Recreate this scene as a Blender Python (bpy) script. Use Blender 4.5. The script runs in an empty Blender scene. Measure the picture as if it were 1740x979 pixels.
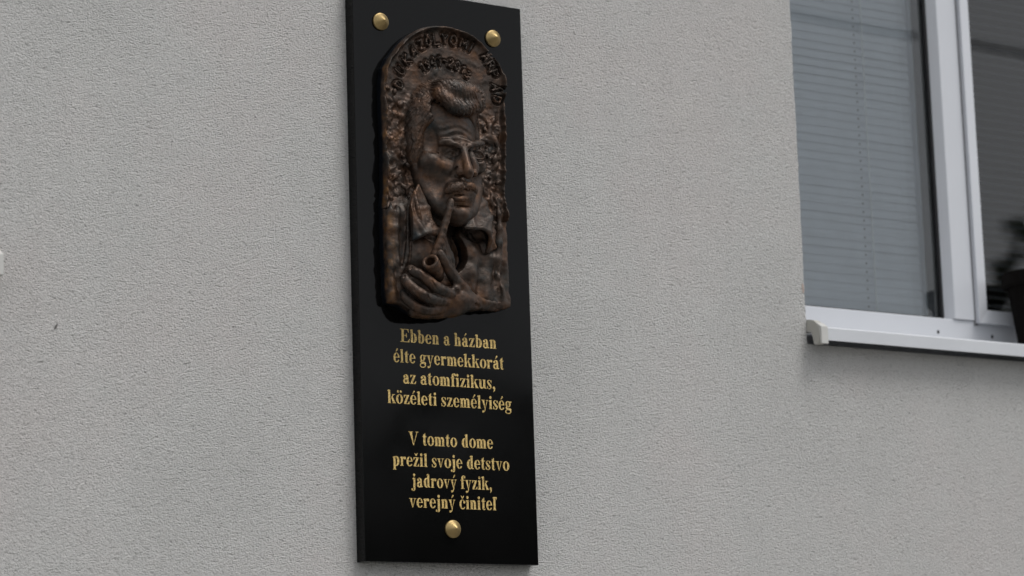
import bpy, bmesh, math, random
import numpy as np
from mathutils import Vector, Matrix

# ------------------------------------------------------------------ camera, world, sun, exposure
scene = bpy.context.scene
COL = scene.collection
R = math.radians
T = 0.02                                   # thickness of the granite slab: its front is the plane y = -T

cam_d = bpy.data.cameras.new('camera')
cam = bpy.data.objects.new('camera', cam_d)
COL.objects.link(cam)
cam_d.sensor_width = 36.0
cam_d.lens = 4640.83 / 1740 * 36.0
cam_d.clip_start = 0.05
cam_d.clip_end = 500
cam.matrix_world = Matrix((
    (0.82891559, -0.07511375, -0.55430755, -1.87850858),
    (-0.55848505, -0.16696634, -0.81253719, -3.14178735),
    (-0.03151799, 0.98309723, -0.18035091, 1.41611925),
    (0, 0, 0, 1)))
cam_d.dof.use_dof = True
cam_d.dof.focus_distance = 3.74
cam_d.dof.aperture_fstop = 4.5
scene.camera = cam

SUN_EL, SUN_AZ = 60, 150                   # azimuth clockwise from +Y: the sun stands in front of the wall
w = bpy.data.worlds.new('World')
scene.world = w
w.use_nodes = True
nt = w.node_tree
bg = nt.nodes['Background']
sky = nt.nodes.new('ShaderNodeTexSky')
sky.sky_type = 'NISHITA'
sky.sun_disc = False
sky.sun_elevation = R(SUN_EL)
sky.sun_rotation = R(SUN_AZ)
sky.air_density = 1.0
sky.dust_density = 4.0
sky.ozone_density = 1.0
hs = nt.nodes.new('ShaderNodeHueSaturation')   # a cloud layer greys the sky evenly
hs.inputs['Saturation'].default_value = 0.22
nt.links.new(sky.outputs[0], hs.inputs['Color'])
cl = nt.nodes.new('ShaderNodeMix')                 # the closed cloud layer itself, even all round
cl.data_type = 'RGBA'
cl.inputs[0].default_value = 0.55
cl.inputs[7].default_value = (5.6, 5.75, 6.05, 1)
nt.links.new(hs.outputs[0], cl.inputs[6])
nt.links.new(cl.outputs[2], bg.inputs['Color'])
bg.inputs['Strength'].default_value = 0.145

sd = bpy.data.lights.new('sun', 'SUN')
sd.energy = 1.35
sd.angle = R(24)
sd.color = (1.0, 0.98, 0.95)
sun = bpy.data.objects.new('sun', sd)
COL.objects.link(sun)
dirv = Vector((math.sin(R(SUN_AZ)) * math.cos(R(SUN_EL)), math.cos(R(SUN_AZ)) * math.cos(R(SUN_EL)), math.sin(R(SUN_EL))))
sun.rotation_euler = (-dirv).to_track_quat('-Z', 'Y').to_euler()
sun.location = dirv * 20

scene.view_settings.view_transform = 'Standard'
scene.view_settings.look = 'None'
scene.view_settings.exposure = 0.12
scene.view_settings.gamma = 1.0
scene.cycles.max_bounces = 8
scene.cycles.transparent_max_bounces = 12

# ------------------------------------------------------------------ helpers: objects
def empty(name, loc, label, cat, group=None):
    o = bpy.data.objects.new(name, None)
    COL.objects.link(o)
    o.location = loc
    o.empty_display_size = 0.1
    o['label'] = label
    o['category'] = cat
    if group: o['group'] = group
    return o

def origin_of(o):
    p = Vector((0, 0, 0))
    while o is not None:
        p += o.location
        o = o.parent
    return p

def link(name, me, parent=None, mat=None, loc=None):
    o = bpy.data.objects.new(name, me)
    COL.objects.link(o)
    if parent is not None: o.parent = parent
    if loc is not None: o.location = loc
    if mat is not None and not me.materials: me.materials.append(mat)
    return o

def mesh_obj(name, verts, faces, mat, parent=None, smooth=False, at=None):
    """verts in world coordinates; the object's origin goes to `at` (world) or to its parent's origin"""
    base = origin_of(parent) if parent is not None else Vector((0, 0, 0))
    org = Vector(at) if at is not None else base
    V = np.asarray(verts, dtype=float) - np.array(org)
    me = bpy.data.meshes.new(name)
    me.from_pydata(V.tolist(), [], [tuple(int(i) for i in f) for f in faces])
    if smooth:
        me.polygons.foreach_set('use_smooth', [True] * len(me.polygons))
    me.update()
    return link(name, me, parent, mat, org - base)

def bm_obj(name, bm, mat, parent=None, smooth=False, at=None):
    base = origin_of(parent) if parent is not None else Vector((0, 0, 0))
    org = Vector(at) if at is not None else base
    bmesh.ops.translate(bm, verts=bm.verts, vec=-org)
    bmesh.ops.recalc_face_normals(bm, faces=bm.faces)
    me = bpy.data.meshes.new(name)
    bm.to_mesh(me)
    bm.free()
    if smooth:
        me.polygons.foreach_set('use_smooth', [True] * len(me.polygons))
    return link(name, me, parent, mat, org - base)

def box(bm, x0, y0, z0, x1, y1, z1, bev=0.0, seg=2):
    r = bmesh.ops.create_cube(bm, size=1)
    vs = r['verts']
    for v in vs:
        v.co = Vector(((x0 + x1) / 2 + v.co.x * (x1 - x0), (y0 + y1) / 2 + v.co.y * (y1 - y0), (z0 + z1) / 2 + v.co.z * (z1 - z0)))
    if bev > 0:
        es = list({e for v in vs for e in v.link_edges})
        bmesh.ops.bevel(bm, geom=es, offset=bev, segments=seg, affect='EDGES', profile=0.6)
    return bm

def boxobj(name, dims, mat, parent, bev=0.0, at=None):
    bm = bmesh.new()
    box(bm, *dims, bev=bev)
    return bm_obj(name, bm, mat, parent, at=at)

def prism_x(bm, prof, x0, x1):
    """profile of (y, z) extruded along x"""
    a = [bm.verts.new((x0, y, z)) for y, z in prof]
    b = [bm.verts.new((x1, y, z)) for y, z in prof]
    n = len(prof)
    bm.faces.new(a); bm.faces.new(list(reversed(b)))
    for i in range(n):
        bm.faces.new((a[i], b[i], b[(i + 1) % n], a[(i + 1) % n]))

def lathe(bm, prof, c, axis='Z', seg=40):
    """profile of (radius, along axis)"""
    rings = []
    for r, h in prof:
        ring = []
        for k in range(seg if r > 1e-6 else 1):
            t = 2 * math.pi * k / seg
            if axis == 'Z': p = (c[0] + r * math.cos(t), c[1] + r * math.sin(t), c[2] + h)
            else: p = (c[0] + r * math.cos(t), c[1] - h, c[2] + r * math.sin(t))
            ring.append(bm.verts.new(p))
        rings.append(ring)
    for a, b in zip(rings, rings[1:]):
        if len(a) == 1 and len(b) == 1: continue
        for k in range(seg):
            k2 = (k + 1) % seg
            if len(a) == 1: bm.faces.new((a[0], b[k], b[k2]))
            elif len(b) == 1: bm.faces.new((a[k], b[0], a[k2]))
            else: bm.faces.new((a[k], b[k], b[k2], a[k2]))

def tube(bm, pts, rad, seg=8):
    prev = None
    n = len(pts)
    rad = rad if hasattr(rad, '__len__') else [rad] * n
    for i, p in enumerate(pts):
        p = Vector(p)
        d = (Vector(pts[min(i + 1, n - 1)]) - Vector(pts[max(i - 1, 0)])).normalized()
        a = d.cross(Vector((0.13, 0.3, 0.94))).normalized()
        b = d.cross(a)
        ring = [bm.verts.new(p + (a * math.cos(2 * math.pi * k / seg) + b * math.sin(2 * math.pi * k / seg)) * rad[i]) for k in range(seg)]
        if prev:
            for k in range(seg):
                bm.faces.new((prev[k], ring[k], ring[(k + 1) % seg], prev[(k + 1) % seg]))
        else:
            bm.faces.new(ring)
        prev = ring
    bm.faces.new(list(reversed(prev)))

# ------------------------------------------------------------------ helpers: materials
def mat(name):
    m = bpy.data.materials.new(name)
    m.use_nodes = True
    n = m.node_tree.nodes
    return m, m.node_tree, n['Principled BSDF'], n['Material Output']

def nd(t, kind, **kw):
    n = t.nodes.new(kind)
    for k, v in kw.items():
        if k in n.inputs: n.inputs[k].default_value = v
        else: setattr(n, k, v)
    return n

def ramp(t, stops, src=None, interp='LINEAR'):
    r = t.nodes.new('ShaderNodeValToRGB')
    r.color_ramp.interpolation = interp
    el = r.color_ramp.elements
    el[0].position, el[1].position = stops[0][0], stops[-1][0]
    for p, c in stops[1:-1]: el.new(p)
    for e, (p, c) in zip(sorted(el, key=lambda q: q.position), stops):
        e.color = (*c, 1) if len(c) == 3 else c
    if src is not None: t.links.new(src, r.inputs[0])
    return r

def g3(v): return (v, v, v)

def coords(t, scale=(1, 1, 1), rot=(0, 0, 0)):
    tc = t.nodes.new('ShaderNodeNewGeometry')
    mp = t.nodes.new('ShaderNodeMapping')
    mp.inputs['Scale'].default_value = scale
    mp.inputs['Rotation'].default_value = rot
    t.links.new(tc.outputs['Position'], mp.inputs[0])
    return mp.outputs[0]

def simple(name, color, rough=0.5, metal=0.0, noise=0.06, nscale=30, bump=0.0, bscale=200, spec=0.5):
    m, t, p, o = mat(name)
    p.inputs['Roughness'].default_value = rough
    p.inputs['Metallic'].default_value = metal
    p.inputs['Specular IOR Level'].default_value = spec
    n = nd(t, 'ShaderNodeTexNoise', Scale=nscale, Detail=5.0)
    t.links.new(coords(t), n.inputs['Vector'])
    lo = tuple(max(0, c * (1 - noise)) for c in color); hi = tuple(min(1, c * (1 + noise)) for c in color)
    r = ramp(t, [(0.3, lo), (0.7, hi)], n.outputs['Fac'])
    t.links.new(r.outputs[0], p.inputs['Base Color'])
    if bump > 0:
        b2 = nd(t, 'ShaderNodeTexNoise', Scale=bscale, Detail=4.0)
        t.links.new(coords(t), b2.inputs['Vector'])
        bp = nd(t, 'ShaderNodeBump', Strength=1.0, Distance=bump)
        t.links.new(b2.outputs['Fac'], bp.inputs['Height'])
        t.links.new(bp.outputs[0], p.inputs['Normal'])
    return m

def make_stucco():
    m, t, p, o = mat('scratched_plaster')
    p.inputs['Roughness'].default_value = 0.93
    p.inputs['Specular IOR Level'].default_value = 0.2
    L = t.links.new
    # grains of the scratch render: drawn out sideways and a little downwards to the right
    v1 = coords(t, (430, 430, 660), (0, R(14), 0))
    n1 = nd(t, 'ShaderNodeTexNoise', Scale=1.0, Detail=3.0, Roughness=0.55, Distortion=0.6)
    L(v1, n1.inputs['Vector'])
    v2 = coords(t, (200, 200, 370), (0, R(24), 0))
    n2 = nd(t, 'ShaderNodeTexNoise', Scale=1.0, Detail=2.0, Roughness=0.5, Distortion=0.9)
    L(v2, n2.inputs['Vector'])
    vo = nd(t, 'ShaderNodeTexVoronoi', Scale=1.0)
    L(coords(t, (450, 450, 650), (0, R(10), 0)), vo.inputs['Vector'])
    # sparse deep scratches
    v3 = coords(t, (100, 100, 230), (0, R(28), 0))
    n3 = nd(t, 'ShaderNodeTexNoise', Scale=1.0, Detail=1.0, Distortion=0.4)
    L(v3, n3.inputs['Vector'])
    pit = ramp(t, [(0.24, g3(0)), (0.38, g3(1))], n3.outputs['Fac'])
    a = nd(t, 'ShaderNodeMath', operation='MULTIPLY_ADD'); L(n2.outputs['Fac'], a.inputs[0]); a.inputs[1].default_value = 0.9; L(n1.outputs['Fac'], a.inputs[2])
    b = nd(t, 'ShaderNodeMath', operation='MULTIPLY_ADD'); L(vo.outputs['Distance'], b.inputs[0]); b.inputs[1].default_value = -0.55; L(a.outputs[0], b.inputs[2])
    c = nd(t, 'ShaderNodeMath', operation='MULTIPLY_ADD'); L(pit.outputs[0], c.inputs[0]); c.inputs[1].default_value = 0.36; L(b.outputs[0], c.inputs[2])
    bp = nd(t, 'ShaderNodeBump', Strength=STUCCO_BUMP, Distance=0.0031)
    L(c.outputs[0], bp.inputs['Height'])
    # slow waves left by the float
    nw = nd(t, 'ShaderNodeTexNoise', Scale=9.0, Detail=3.0)
    L(coords(t), nw.inputs['Vector'])
    bw = nd(t, 'ShaderNodeBump', Strength=0.35, Distance=0.010)
    L(nw.outputs['Fac'], bw.inputs['Height']); L(bw.outputs[0], bp.inputs['Normal'])
    L(bp.outputs[0], p.inputs['Normal'])
    # colour: grey-white paint, warmer and greyer patches, soot in the pits
    nc = nd(t, 'ShaderNodeTexNoise', Scale=2.3, Detail=5.0, Roughness=0.6)
    L(coords(t), nc.inputs['Vector'])
    rc = ramp(t, [(0.3, (0.575, 0.570, 0.553)), (0.48, (0.625, 0.617, 0.60)), (0.60, (0.638, 0.613, 0.596)), (0.74, (0.66, 0.638, 0.61))], nc.outputs['Fac'])
    dirt = ramp(t, [(0.40, g3(0.68)), (0.66, g3(0.94)), (1.0, g3(1.0))], c.outputs[0])
    sc = nd(t, 'ShaderNodeMath', operation='MULTIPLY'); L(c.outputs[0], sc.inputs[0]); sc.inputs[1].default_value = 0.72
    L(sc.outputs[0], dirt.inputs[0])
    mx = nd(t, 'ShaderNodeMix', data_type='RGBA', blend_type='MULTIPLY')
    mx.inputs[0].default_value = 1.0
    L(rc.outputs[0], mx.inputs[6]); L(dirt.outputs[0], mx.inputs[7])
    # faint downward streaks of dirt
    ns = nd(t, 'ShaderNodeTexNoise', Scale=1.0, Detail=4.0)
    L(coords(t, (14, 14, 0.9)), ns.inputs['Vector'])
    rs = ramp(t, [(0.35, g3(0.98)), (0.6, g3(1.0))], ns.outputs['Fac'])
    m2 = nd(t, 'ShaderNodeMix', data_type='RGBA', blend_type='MULTIPLY')
    m2.inputs[0].default_value = 1.0
    L(mx.outputs[2], m2.inputs[6]); L(rs.outputs[0], m2.inputs[7])
    L(m2.outputs[2], p.inputs['Base Color'])
    return m

def make_bronze(name, k=0.0, ochre=0.0):
    m, t, p, o = mat(name)
    L = t.links.new
    v = coords(t)
    n1 = nd(t, 'ShaderNodeTexNoise', Scale=26.0 + k, Detail=6.0, Roughness=0.62)
    L(v, n1.inputs['Vector'])
    n2 = nd(t, 'ShaderNodeTexNoise', Scale=60.0 + 3 * k, Detail=5.0, Roughness=0.6)
    L(v, n2.inputs['Vector'])
    n3 = nd(t, 'ShaderNodeTexNoise', Scale=420.0, Detail=4.0, Roughness=0.6)
    L(v, n3.inputs['Vector'])
    base = ramp(t, [(0.28, (0.026, 0.030, 0.031)), (0.40, (0.044, 0.036, 0.030)), (0.52, (0.068, 0.045, 0.033)), (0.63, (0.096, 0.050, 0.028)), (0.74, (0.125, 0.068, 0.030))], n1.outputs['Fac'])
    r2 = ramp(t, [(0.35, g3(0.55)), (0.62, g3(1.15))], n2.outputs['Fac'])
    mx = nd(t, 'ShaderNodeMix', data_type='RGBA', blend_type='MULTIPLY'); mx.inputs[0].default_value = 1.0
    L(base.outputs[0], mx.inputs[6]); L(r2.outputs[0], mx.inputs[7])
    # rubbed ridges and dark hollows of the patina
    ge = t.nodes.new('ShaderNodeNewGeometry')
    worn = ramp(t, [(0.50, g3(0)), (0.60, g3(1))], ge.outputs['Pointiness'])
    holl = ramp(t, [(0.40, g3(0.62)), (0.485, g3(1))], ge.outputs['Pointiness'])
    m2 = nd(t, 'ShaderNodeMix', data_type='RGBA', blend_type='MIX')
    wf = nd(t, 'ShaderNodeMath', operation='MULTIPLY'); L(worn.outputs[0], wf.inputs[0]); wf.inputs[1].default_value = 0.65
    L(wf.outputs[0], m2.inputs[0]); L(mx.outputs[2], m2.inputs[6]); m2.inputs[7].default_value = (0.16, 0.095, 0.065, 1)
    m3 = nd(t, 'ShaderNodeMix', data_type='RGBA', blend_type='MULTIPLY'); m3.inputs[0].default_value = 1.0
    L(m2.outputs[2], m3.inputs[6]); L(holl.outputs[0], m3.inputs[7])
    last = m3.outputs[2]
    if ochre > 0:      # ochre patina left along the outer rim, blue-black on side faces close to the granite
        sp = t.nodes.new('ShaderNodeSeparateXYZ'); L(v, sp.inputs[0])
        mr = nd(t, 'ShaderNodeMapRange'); L(sp.outputs['X'], mr.inputs[0])
        mr.inputs[1].default_value = 0.050; mr.inputs[2].default_value = 0.034; mr.inputs[3].default_value = 0.0; mr.inputs[4].default_value = 1.0
        ng = ramp(t, [(0.48, g3(0)), (0.64, g3(1))], n2.outputs['Fac'])
        mu = nd(t, 'ShaderNodeMath', operation='MULTIPLY'); L(mr.outputs[0], mu.inputs[0]); L(ng.outputs[0], mu.inputs[1])
        m4 = nd(t, 'ShaderNodeMix', data_type='RGBA', blend_type='MIX')
        L(mu.outputs[0], m4.inputs[0]); L(last, m4.inputs[6]); m4.inputs[7].default_value = (0.13, 0.062, 0.018, 1)
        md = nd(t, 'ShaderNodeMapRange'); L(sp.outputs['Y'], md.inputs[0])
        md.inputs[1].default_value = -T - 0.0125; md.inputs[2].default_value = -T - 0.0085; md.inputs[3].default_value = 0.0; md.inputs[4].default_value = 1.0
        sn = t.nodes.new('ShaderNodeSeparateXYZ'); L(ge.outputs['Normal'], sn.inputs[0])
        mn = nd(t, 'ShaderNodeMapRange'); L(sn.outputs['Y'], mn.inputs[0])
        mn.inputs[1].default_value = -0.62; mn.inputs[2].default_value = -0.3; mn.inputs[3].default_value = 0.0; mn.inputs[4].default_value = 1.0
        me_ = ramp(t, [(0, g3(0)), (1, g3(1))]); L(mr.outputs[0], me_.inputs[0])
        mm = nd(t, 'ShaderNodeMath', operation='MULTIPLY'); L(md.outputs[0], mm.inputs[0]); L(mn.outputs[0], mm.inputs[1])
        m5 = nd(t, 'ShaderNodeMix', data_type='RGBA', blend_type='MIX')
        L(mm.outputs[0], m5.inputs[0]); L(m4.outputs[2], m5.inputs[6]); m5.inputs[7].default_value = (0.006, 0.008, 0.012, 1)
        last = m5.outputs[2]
    L(last, p.inputs['Base Color'])
    p.inputs['Metallic'].default_value = 0.5
    p.inputs['Specular IOR Level'].default_value = 0.3
    rr = ramp(t, [(0.3, g3(0.34)), (0.7, g3(0.55))], n2.outputs['Fac'])
    L(rr.outputs[0], p.inputs['Roughness'])
    b1 = nd(t, 'ShaderNodeBump', Strength=0.5, Distance=0.0006)
    L(n3.outputs['Fac'], b1.inputs['Height'])
    b2 = nd(t, 'ShaderNodeBump', Strength=0.35, Distance=0.0014)
    n4 = nd(t, 'ShaderNodeTexNoise', Scale=150.0, Detail=3.0); L(v, n4.inputs['Vector'])
    L(n4.outputs['Fac'], b2.inputs['Height']); L(b2.outputs[0], b1.inputs['Normal'])
    L(b1.outputs[0], p.inputs['Normal'])
    return m

def make_granite():
    m, t, p, o = mat('polished_black_granite')
    L = t.links.new
    n = nd(t, 'ShaderNodeTexNoise', Scale=900.0, Detail=2.0); L(coords(t), n.inputs['Vector'])
    r = ramp(t, [(0.4, g3(0.0018)), (0.68, g3(0.0045)), (0.8, g3(0.02))], n.outputs['Fac'])
    L(r.outputs[0], p.inputs['Base Color'])
    n2 = nd(t, 'ShaderNodeTexNoise', Scale=7.0, Detail=5.0); L(coords(t), n2.inputs['Vector'])
    r2 = ramp(t, [(0.3, g3(0.05)), (0.75, g3(0.13))], n2.outputs['Fac'])
    L(r2.outputs[0], p.inputs['Roughness'])
    p.inputs['IOR'].default_value = 1.5
    p.inputs['Specular IOR Level'].default_value = 0.16
    return m

def make_gold_leaf():
    m, t, p, o = mat('gold_leaf_lettering')
    L = t.links.new
    n = nd(t, 'ShaderNodeTexNoise', Scale=1.0, Detail=2.0, Roughness=0.6); L(coords(t, (620, 620, 760)), n.inputs['Vector'])
    r = ramp(t, [(0.30, (0.17, 0.11, 0.035)), (0.44, (0.50, 0.345, 0.11)), (0.64, (0.80, 0.59, 0.23))], n.outputs['Fac'])
    L(r.outputs[0], p.inputs['Base Color'])
    p.inputs['Metallic'].default_value = 0.25
    p.inputs['Roughness'].default_value = 0.5
    b = nd(t, 'ShaderNodeBump', Strength=0.6, Distance=0.0006); L(n.outputs['Fac'], b.inputs['Height']); L(b.outputs[0], p.inputs['Normal'])
    return m

def make_glass(name, tint):
    m, t, p, o = mat(name)
    L = t.links.new
    t.nodes.remove(p)
    tr = nd(t, 'ShaderNodeBsdfTransparent'); tr.inputs[0].default_value = (*tint, 1)
    gl = nd(t, 'ShaderNodeBsdfGlossy'); gl.inputs['Roughness'].default_value = 0.0; gl.inputs[0].default_value = (1, 1, 1, 1)
    fr = nd(t, 'ShaderNodeFresnel', IOR=1.52)
    n = nd(t, 'ShaderNodeTexNoise', Scale=2.0, Detail=1.0); L(coords(t), n.inputs['Vector'])
    b = nd(t, 'ShaderNodeBump', Strength=0.25, Distance=0.002); L(n.outputs['Fac'], b.inputs['Height'])
    L(b.outputs[0], gl.inputs['Normal'])
    mu = nd(t, 'ShaderNodeMath', operation='MULTIPLY'); L(fr.outputs[0], mu.inputs[0]); mu.inputs[1].default_value = 1.3
    mx = t.nodes.new('ShaderNodeMixShader')
    L(mu.outputs[0], mx.inputs[0]); L(tr.outputs[0], mx.inputs[1]); L(gl.outputs[0], mx.inputs[2])
    L(mx.outputs[0], o.inputs['Surface'])
    return m

STUCCO_BUMP = 1.0
M_STUCCO = make_stucco()
M_GRANITE = make_granite()
M_GOLD = make_gold_leaf()
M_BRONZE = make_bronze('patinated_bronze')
M_BRONZE_P = make_bronze('bronze_with_dark_side', 1.5, 1.0)
M_PVC = simple('white_pvc', (0.59, 0.605, 0.64), 0.32, noise=0.02, nscale=6)
M_SILLPVC = simple('white_coated_sill', (0.57, 0.585, 0.61), 0.38, noise=0.03, nscale=8)
M_CAP = simple('yellowed_plastic_cap', (0.42, 0.41, 0.37), 0.55, noise=0.05)
M_CAPL = simple('pale_plastic_cap', (0.52, 0.515, 0.49), 0.5, noise=0.04)
M_RUBBER = simple('black_rubber', (0.012, 0.012, 0.014), 0.6)
M_SPACER = simple('grey_glazing_spacer', (0.16, 0.16, 0.165), 0.5)
M_HOLE = simple('dark_hole', (0.006, 0.006, 0.006), 0.9)
M_SLAT = simple('grey_white_slat', (0.68, 0.69, 0.75), 0.45, noise=0.03)
M_CORD = simple('pale_cord', (0.85, 0.85, 0.85), 0.8)
M_SLATD = simple('dark_grey_slat', (0.10, 0.10, 0.11), 0.5, noise=0.03)
M_POT = simple('black_brown_plastic', (0.006, 0.005, 0.0045), 0.85, noise=0.2, bump=0.0003, spec=0.06)
M_SOIL = simple('soil', (0.03, 0.02, 0.014), 0.95, noise=0.4, bump=0.004)
M_LEAF = simple('leaf_green', (0.05, 0.10, 0.03), 0.5, noise=0.3)
M_PETAL = simple('yellow_petal', (0.55, 0.50, 0.22), 0.6, noise=0.1)
M_ROOM = simple('room_plaster', (0.42, 0.40, 0.37), 0.9)
M_BRASS = simple('dull_brass', (0.36, 0.26, 0.115), 0.42, metal=0.8, noise=0.16, nscale=90, bump=0.0003, bscale=500)

# ------------------------------------------------------------------ the setting: ground, street and what stands across it
def ground():
    m, t, p, o = mat('grass_and_earth')
    n = nd(t, 'ShaderNodeTexNoise', Scale=1.2, Detail=8.0); t.links.new(coords(t), n.inputs['Vector'])
    r = ramp(t, [(0.35, (0.035, 0.05, 0.018)), (0.65, (0.07, 0.085, 0.03))], n.outputs['Fac'])
    t.links.new(r.outputs[0], p.inputs['Base Color']); p.inputs['Roughness'].default_value = 0.95
    g = mesh_obj('ground', [(-250, -250, 0), (250, -250, 0), (250, 250, 0), (-250, 250, 0)], [(0, 1, 2, 3)], m)
    g['kind'] = 'structure'
    pav = simple('paving_concrete', (0.26, 0.255, 0.245), 0.9, noise=0.12, nscale=3, bump=0.001)
    asp = simple('asphalt', (0.05, 0.05, 0.052), 0.9, noise=0.2, nscale=4, bump=0.003)
    o1 = boxobj('pavement', (-30, -4.6, -0.1, 30, -0.001, 0.12), pav, None, at=(0, -2, 0)); o1['kind'] = 'structure'
    o2 = mesh_obj('road', [(-60, -10.4, 0.005), (60, -10.4, 0.005), (60, -4.6, 0.005), (-60, -4.6, 0.005)], [(0, 1, 2, 3)], asp); o2['kind'] = 'structure'
ground()

def leaf_mass(name, seed, n, c, r, mt, parent, size):
    rng = np.random.default_rng(seed)
    # clumps of leaves inside an uneven crown
    nc = 26
    cc = rng.normal(size=(nc, 3)); cc /= np.linalg.norm(cc, axis=1)[:, None]
    cc *= rng.uniform(0.35, 0.86, (nc, 1)); rc = rng.uniform(0.22, 0.42, nc)
    k = rng.integers(0, nc, n)
    d = rng.normal(size=(n, 3)); d /= np.linalg.norm(d, axis=1)[:, None]
    p = (cc[k] + d * (rc[k] * rng.uniform(0.6, 1, n) ** 0.5)[:, None]) * np.array(r) + np.array(c)
    a = rng.normal(size=(n, 3)); a /= np.linalg.norm(a, axis=1)[:, None]
    b = np.cross(a, rng.normal(size=(n, 3))); b /= np.linalg.norm(b, axis=1)[:, None]
    s = rng.uniform(0.6, 1.3, (n, 1)) * size
    V = np.stack([p - a * s, p + b * s * 0.5, p + a * s, p - b * s * 0.5], 1).reshape(-1, 3)
    F = np.arange(4 * n).reshape(n, 4)
    return mesh_obj(name, V, F, mt, parent)

def street_trees():
    lf = simple('evergreen_leaf', (0.035, 0.055, 0.025), 0.6, noise=0.4, nscale=2)
    bk = simple('bark', (0.09, 0.07, 0.05), 0.95, noise=0.3, bump=0.01, bscale=20)
    spec = [(1.5, 3.6, 1.9, 'lowest'), (5.2, 4.5, 2.4, ''), (9.0, 4.2, 2.3, ''), (12.6, 4.4, 2.3, ''), (15.2, 5.75, 2.5, 'tallest'), (22.3, 4.9, 2.4, '')]
    txt = ['low round evergreen across the street, nearest the plaque', 'dense evergreen across the street, second from the plaque side', 'round evergreen in the middle of the row across the street',
           'low dark evergreen beside the tallest one across the street', 'tallest dark evergreen in the row across the street', 'evergreen at the far end of the row across the street']
    for i, (x, h, r, q) in enumerate(spec):
        t = empty('evergreen_tree', (x, -12.6, 0), txt[i], 'tree', 'evergreens across the street')
        bm = bmesh.new()
        tube(bm, [(x, -12.6, -0.05), (x + .05, -12.6, h * .3), (x, -12.55, h * .7)], [0.17, 0.13, 0.05])
        tube(bm, [(x + .05, -12.6, h * .3), (x + .7, -12.4, h * .62)], [0.08, 0.03])
        tube(bm, [(x + .03, -12.6, h * .35), (x - .8, -12.8, h * .6)], [0.08, 0.03])
        bm_obj('trunk', bm, bk, t)
        leaf_mass('crown', 40 + i, 5200, (x, -12.6, h * 0.5), (r, r * 0.85, h * 0.56), lf, t, 0.15)
street_trees()

def overhead_cable():
    t = empty('overhead_cable', (12, -18.5, 9.3), 'thick dark cable hung over the street, mirrored in the window panes', 'cable')
    m = simple('black_cable_sheath', (0.012, 0.012, 0.012), 0.7)
    bm = bmesh.new()
    pts = [(x, -18.5, 9.55 + 0.0009 * (x - 16) ** 2) for x in np.linspace(-24, 52, 30)]
    tube(bm, pts, .032)
    bm_obj('sheath', bm, m, t)
    wd = simple('grey_weathered_wood', (0.14, 0.12, 0.10), 0.95, noise=0.3, bump=0.003)
    for i, x in enumerate((-24, 52)):
        p = empty('utility_pole', (x, -18.6, 0), ('wooden utility pole at the near end of the street cable', 'wooden utility pole at the far end of the street cable')[i], 'pole', 'poles of the street cable')
        bm = bmesh.new(); lathe(bm, [(0, -.1), (.17, -.1), (.12, 11.4), (0, 11.42)], (x, -18.72, 0), seg=16); bm_obj('post', bm, wd, p)
        bm = bmesh.new(); box(bm, x - .8, -18.66, 10.9, x + .8, -18.54, 11.03, bev=.01); bm_obj('cross_arm', bm, wd, p)
overhead_cable()

# ------------------------------------------------------------------ the house wall with its two window openings
WZ0, WZ1, WX0, WX1 = 2.068, 3.30, 0.8055, 2.191     # right window opening
SPAN = 1.3855
LX1 = -0.5200                                       # right edge of the left window opening
LX0 = LX1 - SPAN
FY, GY = 0.080, 0.100                               # frame face, glass
house = empty('house', (0.14, 0.0, 0.0), 'pale grey rough plastered house wall carrying the plaque, with white framed windows', 'house')

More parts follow.
